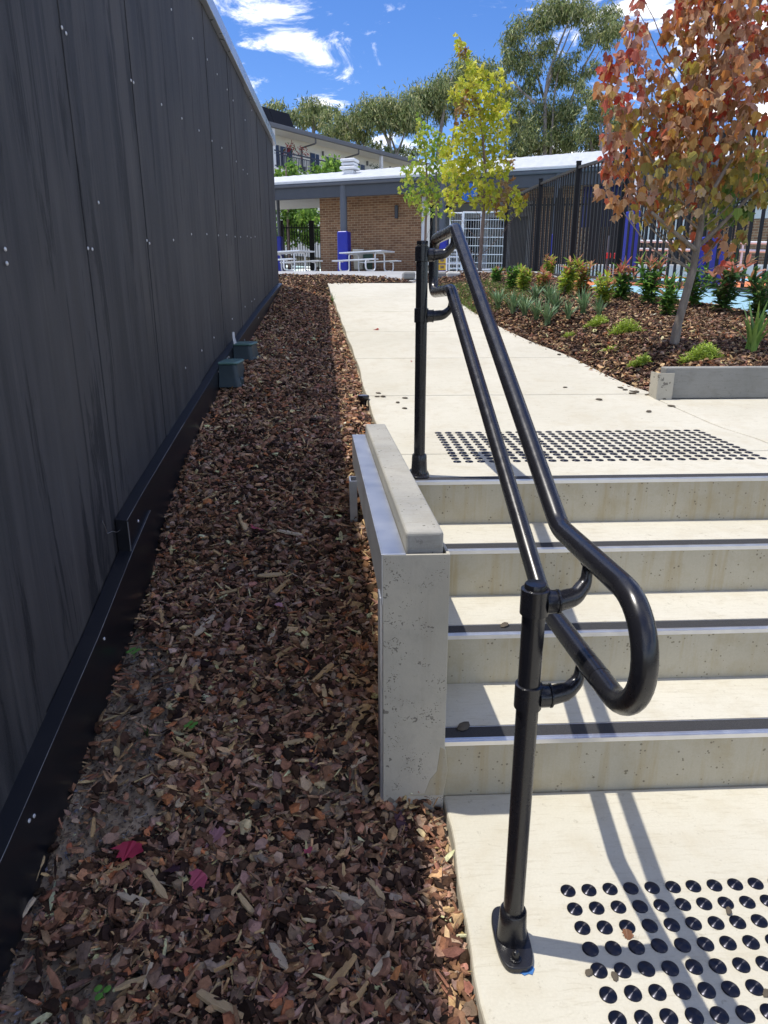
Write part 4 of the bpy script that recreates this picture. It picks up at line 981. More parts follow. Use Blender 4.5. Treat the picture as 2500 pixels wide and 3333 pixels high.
def cover(px, py, rx, rz, label, n, hf=Zg):
    c = drop(px, py, hf, 3.8); Rx = rx * c.y / FPX; H = rz * c.y / FPX; pos = []; D = []; col = []
    for k in range(n):
        a = random.uniform(0, 6.28); r = math.sqrt(random.random()); lob = .75 + .25 * math.sin(3 * a + px); x = c.x + math.cos(a) * r * Rx * lob; y = c.y + .03 + math.sin(a) * r * Rx * .55 * lob
        top = H * (1 - r * r) ** .5 * random.uniform(.4, 1.15); z0 = hf(x, y)
        m_ = 5
        for j in range(m_):
            f = (j + 1) / m_; pos.append((x + random.gauss(0, .006), y + random.gauss(0, .006), z0 + top * f)); D.append((random.gauss(0, .8), random.gauss(0, .8), random.uniform(.2, 1)))
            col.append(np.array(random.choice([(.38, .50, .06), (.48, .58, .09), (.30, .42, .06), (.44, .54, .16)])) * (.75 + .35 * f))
    me = scatter('foliage', LANCE, LANF, np.array(pos), dirs_to_frames(np.array(D)), rng.uniform(.018, .032, len(pos)), np.array(col), .1)
    t = empty('groundcover_plant', c, label, 'plant', 'lime groundcovers in the garden bed'); link('foliage', me, M['blade'], t)
cover(*zz(640, 392), 42, 26, 'lime groundcover beside the rightmost strappy clump', 160)
cover(*zz(810, 435), 58, 40, 'round lime groundcover in the middle of the bed', 280)
cover(*zz(905, 632), 42, 30, 'sparse lime groundcover left of the sleeper edging', 130)
cover(*zz(1275, 597), 75, 46, 'broad lime groundcover growing over the sleeper edging', 360)
cover(*zz(470, 462), 26, 10, 'thin lime weed in the open mulch near the path', 40)
cover(*zz(720, 545), 40, 8, 'sparse low weed in the mulch left of the red maple', 40)

# small lawn beside the far path
c0 = drop(1510, 985, Zg, 4)
V = []; F = []; C = []
for k in range(2600):
    y = 7.3 + 2.4 * random.random(); x = path_r(y) + .03 + random.random() ** 1.3 * .75; z = Zg(x, y); a = random.uniform(0, 6.28); h = random.uniform(.03, .08); w = .0035; dx, dy = random.gauss(0, .02), random.gauss(0, .02); b = len(V)
    V += [(x - w * math.cos(a), y - w * math.sin(a), z), (x + w * math.cos(a), y + w * math.sin(a), z), (x + dx, y + dy, z + h)]; F.append((b, b + 1, b + 2)); c = np.array(random.choice([(.18, .30, .05), (.25, .36, .07), (.13, .22, .04)])); C += [c * .8, c * .8, c]
tag(link('grass', np_mesh('grass', V, [3] * len(F), np.array(F).ravel(), np.array(C)), M['blade']), 'patch of bright lawn at the garden edge behind the handrail', 'grass', kind='stuff')

# ------------------------------------------------------------------ rubber edge, court and slat fence
def m_rubber(name, a, b):
    t = NT(name); v = t.coord(); g = t.noise(v, 260, 2, .8); t.base(t.mix(t.ramp(g, [(.35, 0.), (.7, 1.)]), a, b)); t.rough(.9); t.bump(g, .5, .004); return t.m
M['blue_rubber'] = m_rubber('pale_blue_rubber', (.22, .40, .50), (.34, .54, .64)); M['orange_rubber'] = m_rubber('orange_rubber', (.60, .17, .055), (.72, .26, .10)); M['white_kerb'] = mottled('white_kerb', (.55, .54, .50), (.66, .65, .60), 4, .8)
def bank(y0, y1, mt):
    def hf(x, y):
        a, b = kerb_x(y), fence_x(y) - .12; t = max(0., min(1., (x - a) / (b - a))); s = t * t * (3 - 2 * t); lo = Zg(a, y) - .05
        return lo + (fence_z(y) - .035 - lo) * s
    n = max(3, int((y1 - y0) / .1)); return grid('rubber_edge', lambda y: (kerb_x(y), fence_x(y) + .06), [y0 + (y1 - y0) * i / n for i in range(n + 1)], hf, 10, mt)
bank(4.2, 9.6, M['blue_rubber']); bank(9.604, 16.4, M['orange_rubber'])
CB = [(4.2, 7.9, 'blue_rubber'), (7.9, 8.7, 'blue_rubber'), (8.7, 10.6, 'orange_rubber'), (10.6, 12.6, 'blue_rubber'), (12.6, 15.5, 'orange_rubber'), (15.5, 26.0, 'blue_rubber')]
for a, b, k in CB: grid('court_surface', lambda y: (fence_x(y) + .0605, 22), [a, (a + b) / 2, b], lambda x, y: fence_z(y) - .036, 3, M[k])
m = MB(); m.box((10.5, 16.6, 2.05), (11.5, .25, .30)); tag(m.build('court_kerb', M['white_kerb'], bevel=.02), 'low white kerb across the court behind the slats', 'kerb')

M['fence_black'] = mottled('black_fence_steel', (.010, .010, .011), (.016, .016, .017), 10, .5, 0, 0, spec=.25)
M['fence_brown'] = mottled('dull_fence_rail', (.035, .033, .032), (.055, .05, .048), 6, .5, 0, 0)
FH = 1.58
sf = empty('slat_fence', (fence_x(11), 11, fence_z(11)), 'tall black steel slat fence behind the garden bed', 'fence')
slat_me = MB().box((0, 0, .5), (.0085, .038, 1)).mesh('slat'); slat_me.materials.append(M['fence_black'])
posts_y = [16.35, 13.5, 11.3, 9.6, 8.05, 6.98, 5.9]
y = 5.95
while y < 16.3:
    if min(abs(y - q) for q in posts_y) > .06:
        o = bpy.data.objects.new('slat', slat_me); COL.objects.link(o); o.location = (fence_x(y), y, fence_z(y) + .05); o.scale = (1.6, 1, FH - .06); dx = (fence_x(y + .05) - fence_x(y - .05)) / .1; o.rotation_euler.z = math.pi / 2 - math.atan2(1, dx) * 1.0 + math.pi / 2 * 0 
        o.rotation_euler.z = -math.atan(dx); adopt(o, sf)
    y += .128
for q in posts_y:
    m = MB(); m.box((fence_x(q) - .01, q, fence_z(q) + FH / 2 - .12), (.07, .07, FH + .40), rz=-.2); po = m.build('post', M['fence_black'], sf, bevel=.004)
    m = MB(); m.box((fence_x(q) - .01, q, fence_z(q) + FH + .085), (.082, .082, .012), rz=-.2); m.build('post_cap', M['fence_black'], po, bevel=.003)
for a, b in zip(posts_y[1:], posts_y[:-1]):
    for zo, mt in ((.03, 'fence_brown'), (FH, 'fence_brown')):
        m = MB(); P = []; w = .028; hh = .02
        xa_, xb_ = fence_x(a), fence_x(b); za_, zb_ = fence_z(a) + zo, fence_z(b) + zo
        P = [(xa_ - w, a + .04, za_ - hh), (xa_ + w, a + .04, za_ - hh), (xb_ + w, b - .04, zb_ - hh), (xb_ - w, b - .04, zb_ - hh), (xa_ - w, a + .04, za_ + hh), (xa_ + w, a + .04, za_ + hh), (xb_ + w, b - .04, zb_ + hh), (xb_ - w, b - .04, zb_ + hh)]
        m.hexa(P); m.build('rail', M[mt], sf, bevel=.002)
# lower fence inside the court
inf = empty('court_fence', (5.5, 17.2, 2.0), 'lower black picket fence inside the court behind the tall slats', 'fence')
pk = MB().box((0, 0, .5), (.045, .02, 1)).mesh('picket'); pk.materials.append(M['fence_black'])
x = 4.3
while x < 9.2:
    yy = 17.2 - .12 * (x - 4.3); o = bpy.data.objects.new('picket', pk); COL.objects.link(o); o.location = (x, yy, 1.98); o.scale = (1, 1, 1.72); adopt(o, inf); x += .085
for zo in (.12, 1.55):
    m = MB(); m.hexa([(4.2, 17.23, 1.98 + zo), (9.3, 16.62, 1.98 + zo), (9.3, 16.66, 1.98 + zo), (4.2, 17.27, 1.98 + zo), (4.2, 17.23, 2.02 + zo), (9.3, 16.62, 2.02 + zo), (9.3, 16.66, 2.02 + zo), (4.2, 17.27, 2.02 + zo)]); m.build('rail', M['fence_black'], inf)
for x in (4.9, 6.6, 8.3):
    m = MB(); m.box((x, 17.24 - .12 * (x - 4.3), 2.9), (.09, .09, 2.0)); m.build('post', M['fence_black'], inf, bevel=.004)

# padded poles, railing, play post in the court
M['blue_vinyl'] = mottled('blue_vinyl_pad', (.006, .012, .28), (.010, .020, .36), 3, .38, 0, .25, 9, .02)
M['grey_steel'] = mottled('grey_painted_steel', (.085, .095, .115), (.105, .115, .135), 4, .5); M['white_steel'] = mottled('white_painted_steel', (.70, .71, .72), (.78, .79, .80), 4, .4)
def padded(x, y, z0, ph, pw, label, top, rad, mt, name='padded_column', rz=.2, sq=True):
    t = empty(name, (x, y, z0), label, 'column'); m = MB(); m.lathe([(rad, z0), (rad, top)], (x, y, 0), 16); m.build('pole', M[mt], t)
    m = MB(); 
    if sq: m.box((x, y, z0 + ph / 2 + .02), (pw, pw, ph), rz=rz); m.build('pad', M['blue_vinyl'], t, bevel=pw * .13, seg=3)
    else: m.lathe([(pw / 2 * .96, z0 + .02), (pw / 2, z0 + .06), (pw / 2, z0 + ph - .04), (pw / 2 * .96, z0 + ph)], (x, y, 0), 18); m.build('pad', M['blue_vinyl'], t)
    return t
p = at(2045, 885, 14.5); padded(p.x, p.y, p.z, 1.12, .27, 'blue padded white pole behind the slats left of the red maple', 4.6, .055, 'white_steel')
p = at(2290, 938, 9.6); padded(p.x, p.y, p.z - .03, .66, .31, 'low blue padded pole behind the slats right of the maple trunk', 3.4, .05, 'grey_steel')
rl = empty('white_railing', (8.5, 15.0, 2.0), 'white horizontal railing behind the slat fence', 'railing')
for pa, pb in ((at(2070, 785, 15.2), at(2520, 791, 14.2)), (at(2065, 811, 15.2), at(2520, 818, 14.2))):
    MB().tube([pa, pb], .03, 10).build('rail', M['white_steel'], rl)
for px in (2075, 2180, 2300, 2420):
    a = at(px, 785 + (px - 2070) * .0133, 15.2 - (px - 2070) / 450); MB().tube([Vector((a.x, a.y, fence_z(a.y) - .05)), a], .022, 8).build('post', M['white_steel'], rl)
M['red_plastic'] = mottled('red_plastic', (.55, .02, .02), (.65, .04, .03), 10, .4)
pp = at(1990, 890, 13.5); t = empty('play_panel', pp, 'small play post with two red blocks behind the slats', 'play equipment')
for k, px in ((0, 1978), (1, 2007)):
    b = at(px, 832, 13.5); m = MB(); m.box((b.x, b.y, b.z), (.10, .10, .10)); m.build('red_block', M['red_plastic'], t, bevel=.02); MB().tube([(b.x, b.y, pp.z), (b.x, b.y, b.z + .35)], .025, 8).build('stand', M['grey_steel'], t)

# ------------------------------------------------------------------ the two lime maples
ML = np.array([(0, 0, 0), (.34, .08, -.1), (.46, .42, -.14), (.18, .50, -.05), (0, 1, -.25), (-.18, .50, -.05), (-.46, .42, -.14), (-.34, .08, -.1)]); MLF = [(0, 1, 2, 3, 4), (0, 4, 5, 6, 7)]
def za(x, y): return 1300 + x * .7233, y * .7233
def lime(base, Y, trunk, blobs, label, per, sizes, pal, r0):
    t = empty('lime_maple_tree', base, label, 'tree'); tr = [base - Vector((0, 0, .1))] + [at(a, b, Y) for a, b in trunk]; n = len(tr)
    MB().tube(tr, [r0 * (1 - .8 * i / (n - 1)) for i in range(n)], 10).build('trunk', M['brown_bark'], t)
    branches(tr[1:], blobs[::2], Y, r0 * .4, 'brown_bark', t)
    pos, tg = in_blobs(blobs, per, Y); N = len(pos); pl_ = np.array(pal); col = pl_[rng.integers(0, len(pl_), N)] * rng.lognormal(0, .17, (N, 1))
    o = tg == 'o'; col[o] = np.array([(.34, .17, .05), (.30, .22, .06), (.38, .26, .12)])[rng.integers(0, 3, int(o.sum()))]
    me = scatter('crown', ML, MLF, pos, frames(N, .55, .8), rng.uniform(*sizes, N), np.clip(col, .01, .7), .12); link('crown', me, M['leaf'], t)
YB = [(268, 172, 14), (272, 200, 20), (290, 225, 24), (300, 262, 26), (318, 300, 32), (340, 340, 44), (300, 370, 40), (380, 345, 40), (465, 325, 22), (250, 425, 36), (290, 430, 50), (350, 410, 60), (420, 400, 46), (470, 385, 30), (300, 490, 55), (370, 480, 60), (440, 470, 48), (485, 470, 26), (320, 560, 55), (400, 550, 60), (465, 540, 40), (280, 610, 44), (350, 630, 55), (430, 620, 55), (480, 600, 26), (250, 660, 40), (210, 690, 36), (300, 690, 55), (380, 700, 50), (450, 690, 50), (500, 740, 22), (240, 740, 50), (310, 760, 50), (390, 780, 50), (460, 760, 40), (220, 800, 40), (280, 830, 44), (350, 850, 44), (420, 850, 44), (480, 830, 36), (215, 870, 30), (260, 900, 36), (450, 910, 40), (510, 880, 34), (550, 905, 30), (400, 920, 30), (225, 950, 24), (530, 940, 26), (575, 875, 14), (330, 905, 26), (470, 960, 30)]
YBL = [(*za(a, b), r * .7233, random.uniform(-.45, .45), 'o' if (a > 430 and b > 700 and i % 3 == 0) or i in (2, 14) else 'y') for i, (a, b, r) in enumerate(YB)]
yb = at(1562, 893, 14.0)
lime(yb, 14.0, [(1562, 860), (1570, 740), (1578, 640), (1580, 560), (1570, 430), (1555, 330), (1530, 230), (1500, 130)], YBL, 'tall yellow green maple rising behind the handrail', 190, (.075, .125), [(.52, .56, .05), (.64, .62, .07), (.40, .48, .05), (.70, .62, .08), (.46, .46, .06)], .045)
YB2 = [(88, 528, 16), (95, 560, 24), (110, 600, 36), (160, 610, 36), (90, 640, 34), (130, 660, 48), (190, 640, 34), (100, 710, 46), (160, 720, 46), (60, 760, 30), (120, 780, 46), (25, 770, 22), (40, 810, 30), (90, 840, 44), (150, 830, 44), (20, 850, 24), (60, 890, 34), (120, 900, 40), (170, 890, 36), (100, 950, 30), (160, 950, 30), (190, 760, 40)]
YB2L = [(*za(a, b), r * .7233, random.uniform(-.4, .4), 'y') for a, b, r in YB2]
lime(at(1383, 868, 17.0), 17.0, [(1384, 800), (1386, 720), (1392, 640), (1388, 540), (1375, 440), (1364, 390)], YB2L, 'smaller green maple left of the tall yellow green one', 170, (.08, .13), [(.32, .44, .055), (.42, .50, .07), (.50, .50, .08), (.22, .33, .05)], .038)
m = MB(); b = at(1420, 868, 17.2); m.tube([b, at(1420, 560, 17.2)], .022, 8); tag(m.build('tree_stake', M['maple_bark']), 'pale timber stake beside the smaller green maple', 'stake')
# ------------------------------------------------------------------ far paving
M['paving'] = m_concrete('far_paving_concrete', (.36, .36, .36), (.43, .43, .42), (.33, .32, .31))
grid('far_paving', lambda y: (-30, 3.42 if y < 24.5 else 30), [10.25 + i * .75 for i in range(19)] + [24.49, 24.51] + [25 + i for i in range(14)], lambda x, y: Zp(y) - .035, 4, M['paving'])

# ------------------------------------------------------------------ brick school building
def m_brick():
    t = NT('brown_brick'); v = t.coord(rot=(math.pi / 2, 0, 0)); b = t.n('ShaderNodeTexBrick'); t.l(v, b.inputs['Vector'])
    b.offset = .5; b.inputs['Scale'].default_value = 1.0; b.inputs['Brick Width'].default_value = .24; b.inputs['Row Height'].default_value = .086; b.inputs['Mortar Size'].default_value = .0085; b.inputs['Mortar Smooth'].default_value = .1; b.inputs['Bias'].default_value = -.1
    b.inputs['Color1'].default_value = (.23, .11, .055, 1); b.inputs['Color2'].default_value = (.38, .205, .105, 1); b.inputs['Mortar'].default_value = (.50, .38, .24, 1)
    n = t.noise(t.coord(), 3.5, 4, .6); c = t.mix(t.ramp(n, [(.4, 0.), (.75, .35)]), b.outputs['Color'], (.12, .065, .04)); t.base(c); t.rough(.85)
    inv = t.math('SUBTRACT', 1.0, b.outputs['Fac']); t.bump(inv, .8, .01); return t.m
M['brick'] = m_brick()
M['beam_grey'] = mottled('dark_grey_beam', (.050, .056, .068), (.062, .068, .080), 3, .5); M['roof_white'] = mottled('white_roof', (.50, .52, .53), (.58, .60, .61), 3, .5); M['white_wall'] = mottled('white_painted_wall', (.66, .66, .62), (.74, .74, .70), 3, .7); M['glass_and_shade'] = mottled('glass_and_shade', (.012, .014, .018), (.02, .022, .028), 2, .12)
BR = math.atan2(-.345, .939)
bb = empty('brick_school_building', (-1.2, 29, 0), 'low brown brick building with white roof and dark grey eaves beam', 'building', rz=BR)
def lb(name, c, d, mt, parent=None, bevel=0): m = MB(); m.box(c, d); return m.build(name, M[mt], parent or bb, world=False, bevel=bevel)
lb('brick_wall', (2.05, .125, 4.0), (4.1, .25, 3.2), 'brick')
lb('brick_wall', (.125, 3.2, 4.0), (.25, 5.9, 3.2), 'brick')
lb('brick_wall', (16.0, .125, 3.8), (15.6, .25, 3.6), 'brick')
lb('brick_lintel', (6.155, .125, 5.25), (4.09, .24, .75), 'brick')
lb('inner_wall', (6.15, 3.0, 3.8), (4.4, .2, 3.0), 'white_wall')
lb('ceiling', (8.5, 1.9, 5.66), (26, 6.6, .06), 'white_wall')
lb('eaves_beam', (8.5, -1.2, 5.30), (26, .14, .40), 'beam_grey')
m = MB(); m.tube([(-4.5, -1.33, 5.55), (21.5, -1.33, 5.55)], .075, 10); m.build('gutter', M['grey_steel'], bb, world=False)
# ribbed roof sheet
V = []; F = []; nx = 140
for i in range(nx + 1):
    x = -4.6 + 26.2 * i / nx; f = i / nx; dp = 1.6 + 5.2 * f; rib = .014 if i % 2 else 0
    for (yy, zz_) in ((-1.42, 5.60), (-1.42, 5.66 + rib), (-1.42 + dp, 5.66 + rib + dp * .27), (-1.42 + dp, 5.55 + dp * .27)): V.append((x, yy, zz_))
for i in range(nx):
    b = 4 * i
    for k in range(4): F.append((b + k, b + (k + 1) % 4, b + 4 + (k + 1) % 4, b + 4 + k))
m = MB(); m.add(V, F); rf = m.build('roof', M['roof_white'], bb, world=False)
for (x, y, z, s) in ((1.15, .35, 6.05, .62),):
    m = MB(); m.box((x, y, z + .05), (.4, .4, .3)); m.box((x, y, z + .26), (.64, .6, .11)); m.box((x, y, z + .40), (.54, .5, .10)); m.box((x, y, z + .53), (.60, .56, .11)); m.build('roof_vent', M['white_steel'], rf, world=False, bevel=.04)
def lcol(x, y, z0, top, r, ph, pw):
    m = MB(); m.lathe([(r, z0), (r, top)], (x, y, 0), 16); c = m.build('column', M['grey_steel'], bb, world=False)
    m = MB(); m.box((x, y, z0 + ph / 2), (pw, pw, ph)); p_ = m.build('pad', M['blue_vinyl'], c, world=False, bevel=pw * .14, seg=3)
lcol(1.45, -1.2, 2.42, 5.55, .13, 1.5, .42); lcol(-2.6, 1.7, 2.55, 5.7, .07, 1.55, .24); lcol(5.2, -1.2, 2.4, 5.55, .12, 1.4, .40); lcol(9.15, -1.2, 2.3, 5.55, .12, 1.3, .40)
lb('wall_light', (3.15, -.06, 4.66), (.12, .12, .46), 'beam_grey', bevel=.02)
lb('door_frame', (4.2, .05, 3.85), (.14, .2, 2.6), 'white_steel'); lb('recess_shade_sheet', (4.75, .6, 3.7), (.9, .05, 2.5), 'glass_and_shade')  # dark sheet painted in for the shade inside the open recess
for x in (5.6, 6.5, 7.4):
    fr_ = lb('door_frame', (x, 2.85, 3.6), (.85, .06, 2.4), 'white_steel'); lb('pane', (x, 2.81, 3.7), (.62, .03, 1.9), 'glass_and_shade', fr_)
lb('white_panel', (12.6, -.03, 4.0), (1.6, .06, 1.3), 'white_wall'); lb('white_panel', (15.6, -.03, 4.5), (1.6, .06, 1.0), 'white_wall'); lb('blue_banner', (10.6, -.06, 4.55), (1.7, .04, 1.1), 'navy') if 'navy' in M else None
M['navy'] = mottled('navy_panel', (.012, .016, .10), (.02, .024, .14), 3, .4)
lb('blue_banner', (10.7, -.06, 4.55), (1.5, .04, 1.3), 'navy')

M['sign_blue'] = mottled('sign_blue', (.0, .10, .42), (.01, .13, .48), 5, .4)
c = at(1528, 627, 25.3); Ms = Matrix.Rotation(math.pi / 2, 3, 'X'); m = MB(); m.lathe([(.29, -.02), (.29, .02)], tuple(c), 28, M=Matrix.Rotation(BR, 3, 'Z') @ Ms); tag(m.build('round_sign', M['sign_blue']), 'round plain blue sign hanging under the eaves behind the yellow maple', 'sign')

# white mesh gates in front of the building
def gate(px0, px1, pt, pb, Y, label):
    a, b = at(px0, pb, Y), at(px1, pb, Y); top = at(px0, pt, Y).z; z0 = a.z; w = b.x - a.x; t = empty('mesh_gate', ((a.x + b.x) / 2, Y, z0), label, 'gate', 'white mesh gates')
    m = MB(); r = .025
    for x in (a.x, b.x): m.tube([(x, Y, z0), (x, Y, top)], r, 8)
    for z in (z0 + .06, top - .03): m.tube([(a.x, Y, z), (b.x, Y, z)], r, 8)
    m.build('frame', M['white_steel'], t); m = MB(); n = int((top - z0) / .24)
    for k in range(1, n): z = z0 + (top - z0) * k / n; m.tube([(a.x, Y - .01, z), (b.x, Y - .01, z)], .011, 5)
    n = int(w / .075)
    for k in range(1, n): x = a.x + w * k / n; m.tube([(x, Y + .006, z0 + .06), (x, Y + .006, top - .03)], .005, 4)
    m.build('wire_mesh', M['white_steel'], t)
gate(1462, 1500, 690, 880, 24.2, 'narrow white mesh gate furthest left behind the handrail bend'); gate(1504, 1560, 688, 882, 23.4, 'middle white mesh gate left of the yellow maple trunk'); gate(1566, 1640, 686, 884, 22.6, 'white mesh gate between the yellow maple trunk and slat fence')
m = MB(); p0, p1 = at(1566, 884, 22.5), at(1650, 905, 22.5); m.box(((p0.x + p1.x) / 2, 22.5, p0.z - .14), (p1.x - p0.x + .3, .3, .28)); tag(m.build('gate_plinth', M['white_kerb'], bevel=.02), 'pale concrete plinth under the white mesh gate', 'kerb')
M['yellow'] = mottled('yellow_plastic', (.60, .36, .02), (.70, .44, .04), 8, .5)
for k, (y0, y1, lab) in enumerate([(838, 858, 'upper yellow plastic crate seen through the handrail bend'), (860, 880, 'lower yellow plastic crate seen through the handrail bend')]):
    a, b = at(1424, y1, 21.5), at(1453, y0, 21.5); t = empty('yellow_crate', ((a.x + b.x) / 2, 21.5, a.z), lab, 'crate'); m = MB(); m.box(((a.x + b.x) / 2, 21.6, (a.z + b.z) / 2), (b.x - a.x, .3, b.z - a.z - .01)); m.build('body', M['yellow'], t, bevel=.015); m = MB(); m.box(((a.x + b.x) / 2, 21.445, (a.z + b.z) / 2), (.10, .012, .06)); m.build('handle_slot', M['brown_bark'], t)
wb = empty('white_barrier', at(1480, 880, 21), 'white pipe barrier beside the yellow crates', 'barrier')
for yy in (815, 836, 858): MB().tube([at(1452, yy, 21), at(1520, yy, 21)], .022, 8).build('rail', M['white_steel'], wb)
for xx in (1454, 1487, 1518): MB().tube([at(xx, 884, 21), at(xx, 812, 21)], .022, 8).build('post', M['white_steel'], wb)
for k, (x0, x1, lab) in enumerate([(1313, 1352, 'grey concrete block on the paving left of the rear post'), (1424, 1453, 'grey concrete block on the paving right of the rear post'), (1456, 1500, 'pale sandstone block beside the right grey block')]):
    a = drop(x0, 904, ZP, 8); b = at(x1, 904, a.y); m = MB(); h = 22 * a.y / FPX; m.box(((a.x + b.x) / 2, a.y + .2, a.z + h / 2 - .02), (b.x - a.x, .4, h)); tag(m.build('concrete_block', M['white_kerb' if k == 2 else 'sleeper'], bevel=.03), lab, 'block')

# ------------------------------------------------------------------ picnic tables and bins
M['table_alu'] = mottled('table_aluminium', (.66, .67, .68), (.76, .77, .78), 5, .38, .5, .02, 60)
def table(loc, label):
    t = empty('picnic_table', loc, label, 'picnic table', 'white picnic tables', rz=math.radians(-40))
    for yy in (-.27, 0, .27): m = MB(); m.box((0, yy, .675), (1.95, .245, .045)); m.build('tabletop_plank', M['table_alu'], t, world=False, bevel=.008)
    for s in (-1, 1):
        m = MB(); m.box((0, s * .68, .385), (1.95, .25, .045)); m.build('bench', M['table_alu'], t, world=False, bevel=.008)
    for x in (-.6, .6):
        half = [(x, 0, .635), (x, .27, .635), (x, .27, .03), (x, .80, .03), (x, .80, .36), (x, .62, .36)]; pts = [(a, -b, c_) for a, b, c_ in reversed(half)] + half[1:]
        m = MB(); m.tube(fillet(pts, [0, .07, .13, .12, .10, 0, .10, .12, .13, .07, 0][:len(pts)] if len(pts) == 11 else .11, 6), .028, 10); m.build('frame', M['white_steel'], t, world=False)
    return t
table((.56, 26.2, Zp(26.2) - .035), 'white picnic table in front of the brick wall beside the blue pad')
table((-2.28, 26.2, Zp(26.2) - .035), 'white picnic table partly hidden by the charcoal wall end')
M['bin_green'] = mottled('bin_green', (.012, .045, .030), (.02, .06, .04), 5, .45); M['bin_beige'] = mottled('bin_beige', (.42, .40, .33), (.5, .48, .40), 5, .6)
def bin_(px0, px1, pt, pb, Y, mt, label):
    a, b = at(px0, pb, Y), at(px1, pt, Y); cx = (a.x + b.x) / 2; w = b.x - a.x; h = b.z - a.z; t = empty('rubbish_bin', (cx, Y, a.z), label, 'bin')
    m = MB(); m.hexa([(cx - w * .42, Y - .2, a.z), (cx + w * .42, Y - .2, a.z), (cx + w * .42, Y + .2, a.z), (cx - w * .42, Y + .2, a.z), (cx - w / 2, Y - .27, a.z + h * .9), (cx + w / 2, Y - .27, a.z + h * .9), (cx + w / 2, Y + .27, a.z + h * .9), (cx - w / 2, Y + .27, a.z + h * .9)]); m.build('body', M[mt], t, bevel=.02)
    m = MB(); m.box((cx, Y, a.z + h * .945), (w * 1.08, .6, h * .09)); m.build('lid', M[mt], t, bevel=.02)
bin_(1150, 1183, 812, 878, 27.4, 'bin_beige', 'beige bin behind the picnic table beside the blue pad'); bin_(1182, 1214, 816, 878, 27.3, 'bin_green', 'dark green wheeled bin right of the beige bin'); bin_(1104, 1132, 814, 878, 27.6, 'bin_green', 'dark green bin half hidden behind the blue pad')

# far picket fence beside the brick building
ff = empty('boundary_fence', (-3.5, 33, 2.6), 'far black picket fence left of the brick building', 'fence')
pk2 = MB().box((0, 0, .5), (.03, .03, 1)).mesh('picket'); pk2.materials.append(M['fence_black'])
x = -5.4
while x < -1.0:
    o = bpy.data.objects.new('picket', pk2); COL.objects.link(o); o.location = (x, 33, 2.68); o.scale = (1, 1, 2.05); adopt(o, ff); x += .115
for z in (2.9, 4.6): m = MB(); m.box((-3.2, 33.03, z), (4.6, .04, .05)); m.build('rail', M['fence_black'], ff)
for px in (920, 1018): b = at(px, 880, 33.1); m = MB(); m.box((b.x, 33.1, 3.75), (.22, .2, 2.3)); m.build('post', M['fence_black'], ff)

# ------------------------------------------------------------------ apartment block
AR = math.atan2(11.454, 10.233); AO = Vector((-4.964, 45, 0)); au = Vector((math.cos(AR), math.sin(AR), 0)); an = Vector((-math.sin(AR), math.cos(AR), 0))
def apt(x, y, depth):
    """photograph point (zoomed) -> facade coordinates at local depth"""
    d = ray(840 + x * .3376, 330 + y * .3376); P0 = AO + an * depth; t = ((P0 - EYE).dot(an)) / d.dot(an); p = EYE + d * t; return (p - AO).dot(au), p.z
ab = empty('apartment_block', (-4.964, 45, 0), 'white two storey apartment block with dark windows behind the brick building', 'building', rz=AR)
M['render_white'] = mottled('cream_render', (.84, .82, .74), (.88, .86, .79), 2, .8); M['gutter_grey'] = mottled('grey_gutter', (.12, .125, .14), (.15, .155, .17), 3, .5); M['rail_navy'] = mottled('navy_rail', (.012, .016, .035), (.02, .024, .05), 3, .4); M['win_glass'] = mottled('window_glass', (.018, .024, .055), (.03, .04, .085), 1.2, .08); M['curtain'] = mottled('pale_curtain', (.35, .36, .40), (.45, .46, .50), 6, .8)
def la(name, c, d, mt, parent=None, bevel=0): m = MB(); m.box(c, d); return m.build(name, M[mt], parent or ab, world=False, bevel=bevel)
la('wall', (10, 1.45, 7.6), (32, .3, 7.6), 'render_white')
la('eaves', (10, .75, 11.42), (32, 1.7, .14), 'render_white')
m = MB(); m.box((10, -.08, 11.44), (32, .16, .24)); m.build('gutter', M['gutter_grey'], ab, world=False, bevel=.03)
m = MB(); m.hexa([(-6, -.1, 11.52), (26, -.1, 11.52), (26, 9, 12.6), (-6, 9, 12.6), (-6, -.1, 11.6), (26, -.1, 11.6), (26, 9, 12.7), (-6, 9, 12.7)]); m.build('roof', M['gutter_grey'], ab, world=False)
la('balcony_slab', (10, .62, 9.02), (32, 1.36, .40), 'render_white'); la('lower_wall', (10, .65, 6.4), (32, 1.0, 4.2), 'render_white')
WX = [(160, 190), (208, 258), (268, 320), (503, 540), (550, 580), (648, 690), (698, 745), (755, 795), (893, 925), (932, 975), (985, 1022), (1195, 1222), (1300, 1328), (1335, 1370), (1400, 1430), (1480, 1510)]
for i, (a, b) in enumerate(WX):
    sa, za_ = apt(a, 370 + (a - 160) * .224, 1.3); sb, _ = apt(b, 370 + (b - 160) * .224, 1.3); za_ = 10.78
    w = la('window', ((sa + sb) / 2, 1.29, (9.25 + za_) / 2), (sb - sa + .08, .06, za_ - 9.25 + .06), 'white_steel' if i % 3 else 'gutter_grey'); la('pane', ((sa + sb) / 2, 1.25, (9.25 + za_) / 2), (sb - sa, .03, za_ - 9.25), 'win_glass', w)
    if i % 4 == 1: la('curtain', ((sa + sb) / 2 + .1, 1.232, 10.2), ((sb - sa) * .4, .006, 1.0), 'curtain', w)
for x in (145, 1187): s_, _ = apt(x, 400, .05); la('pillar', (s_, .06, 10.3), (.20, .2, 2.2), 'white_steel')
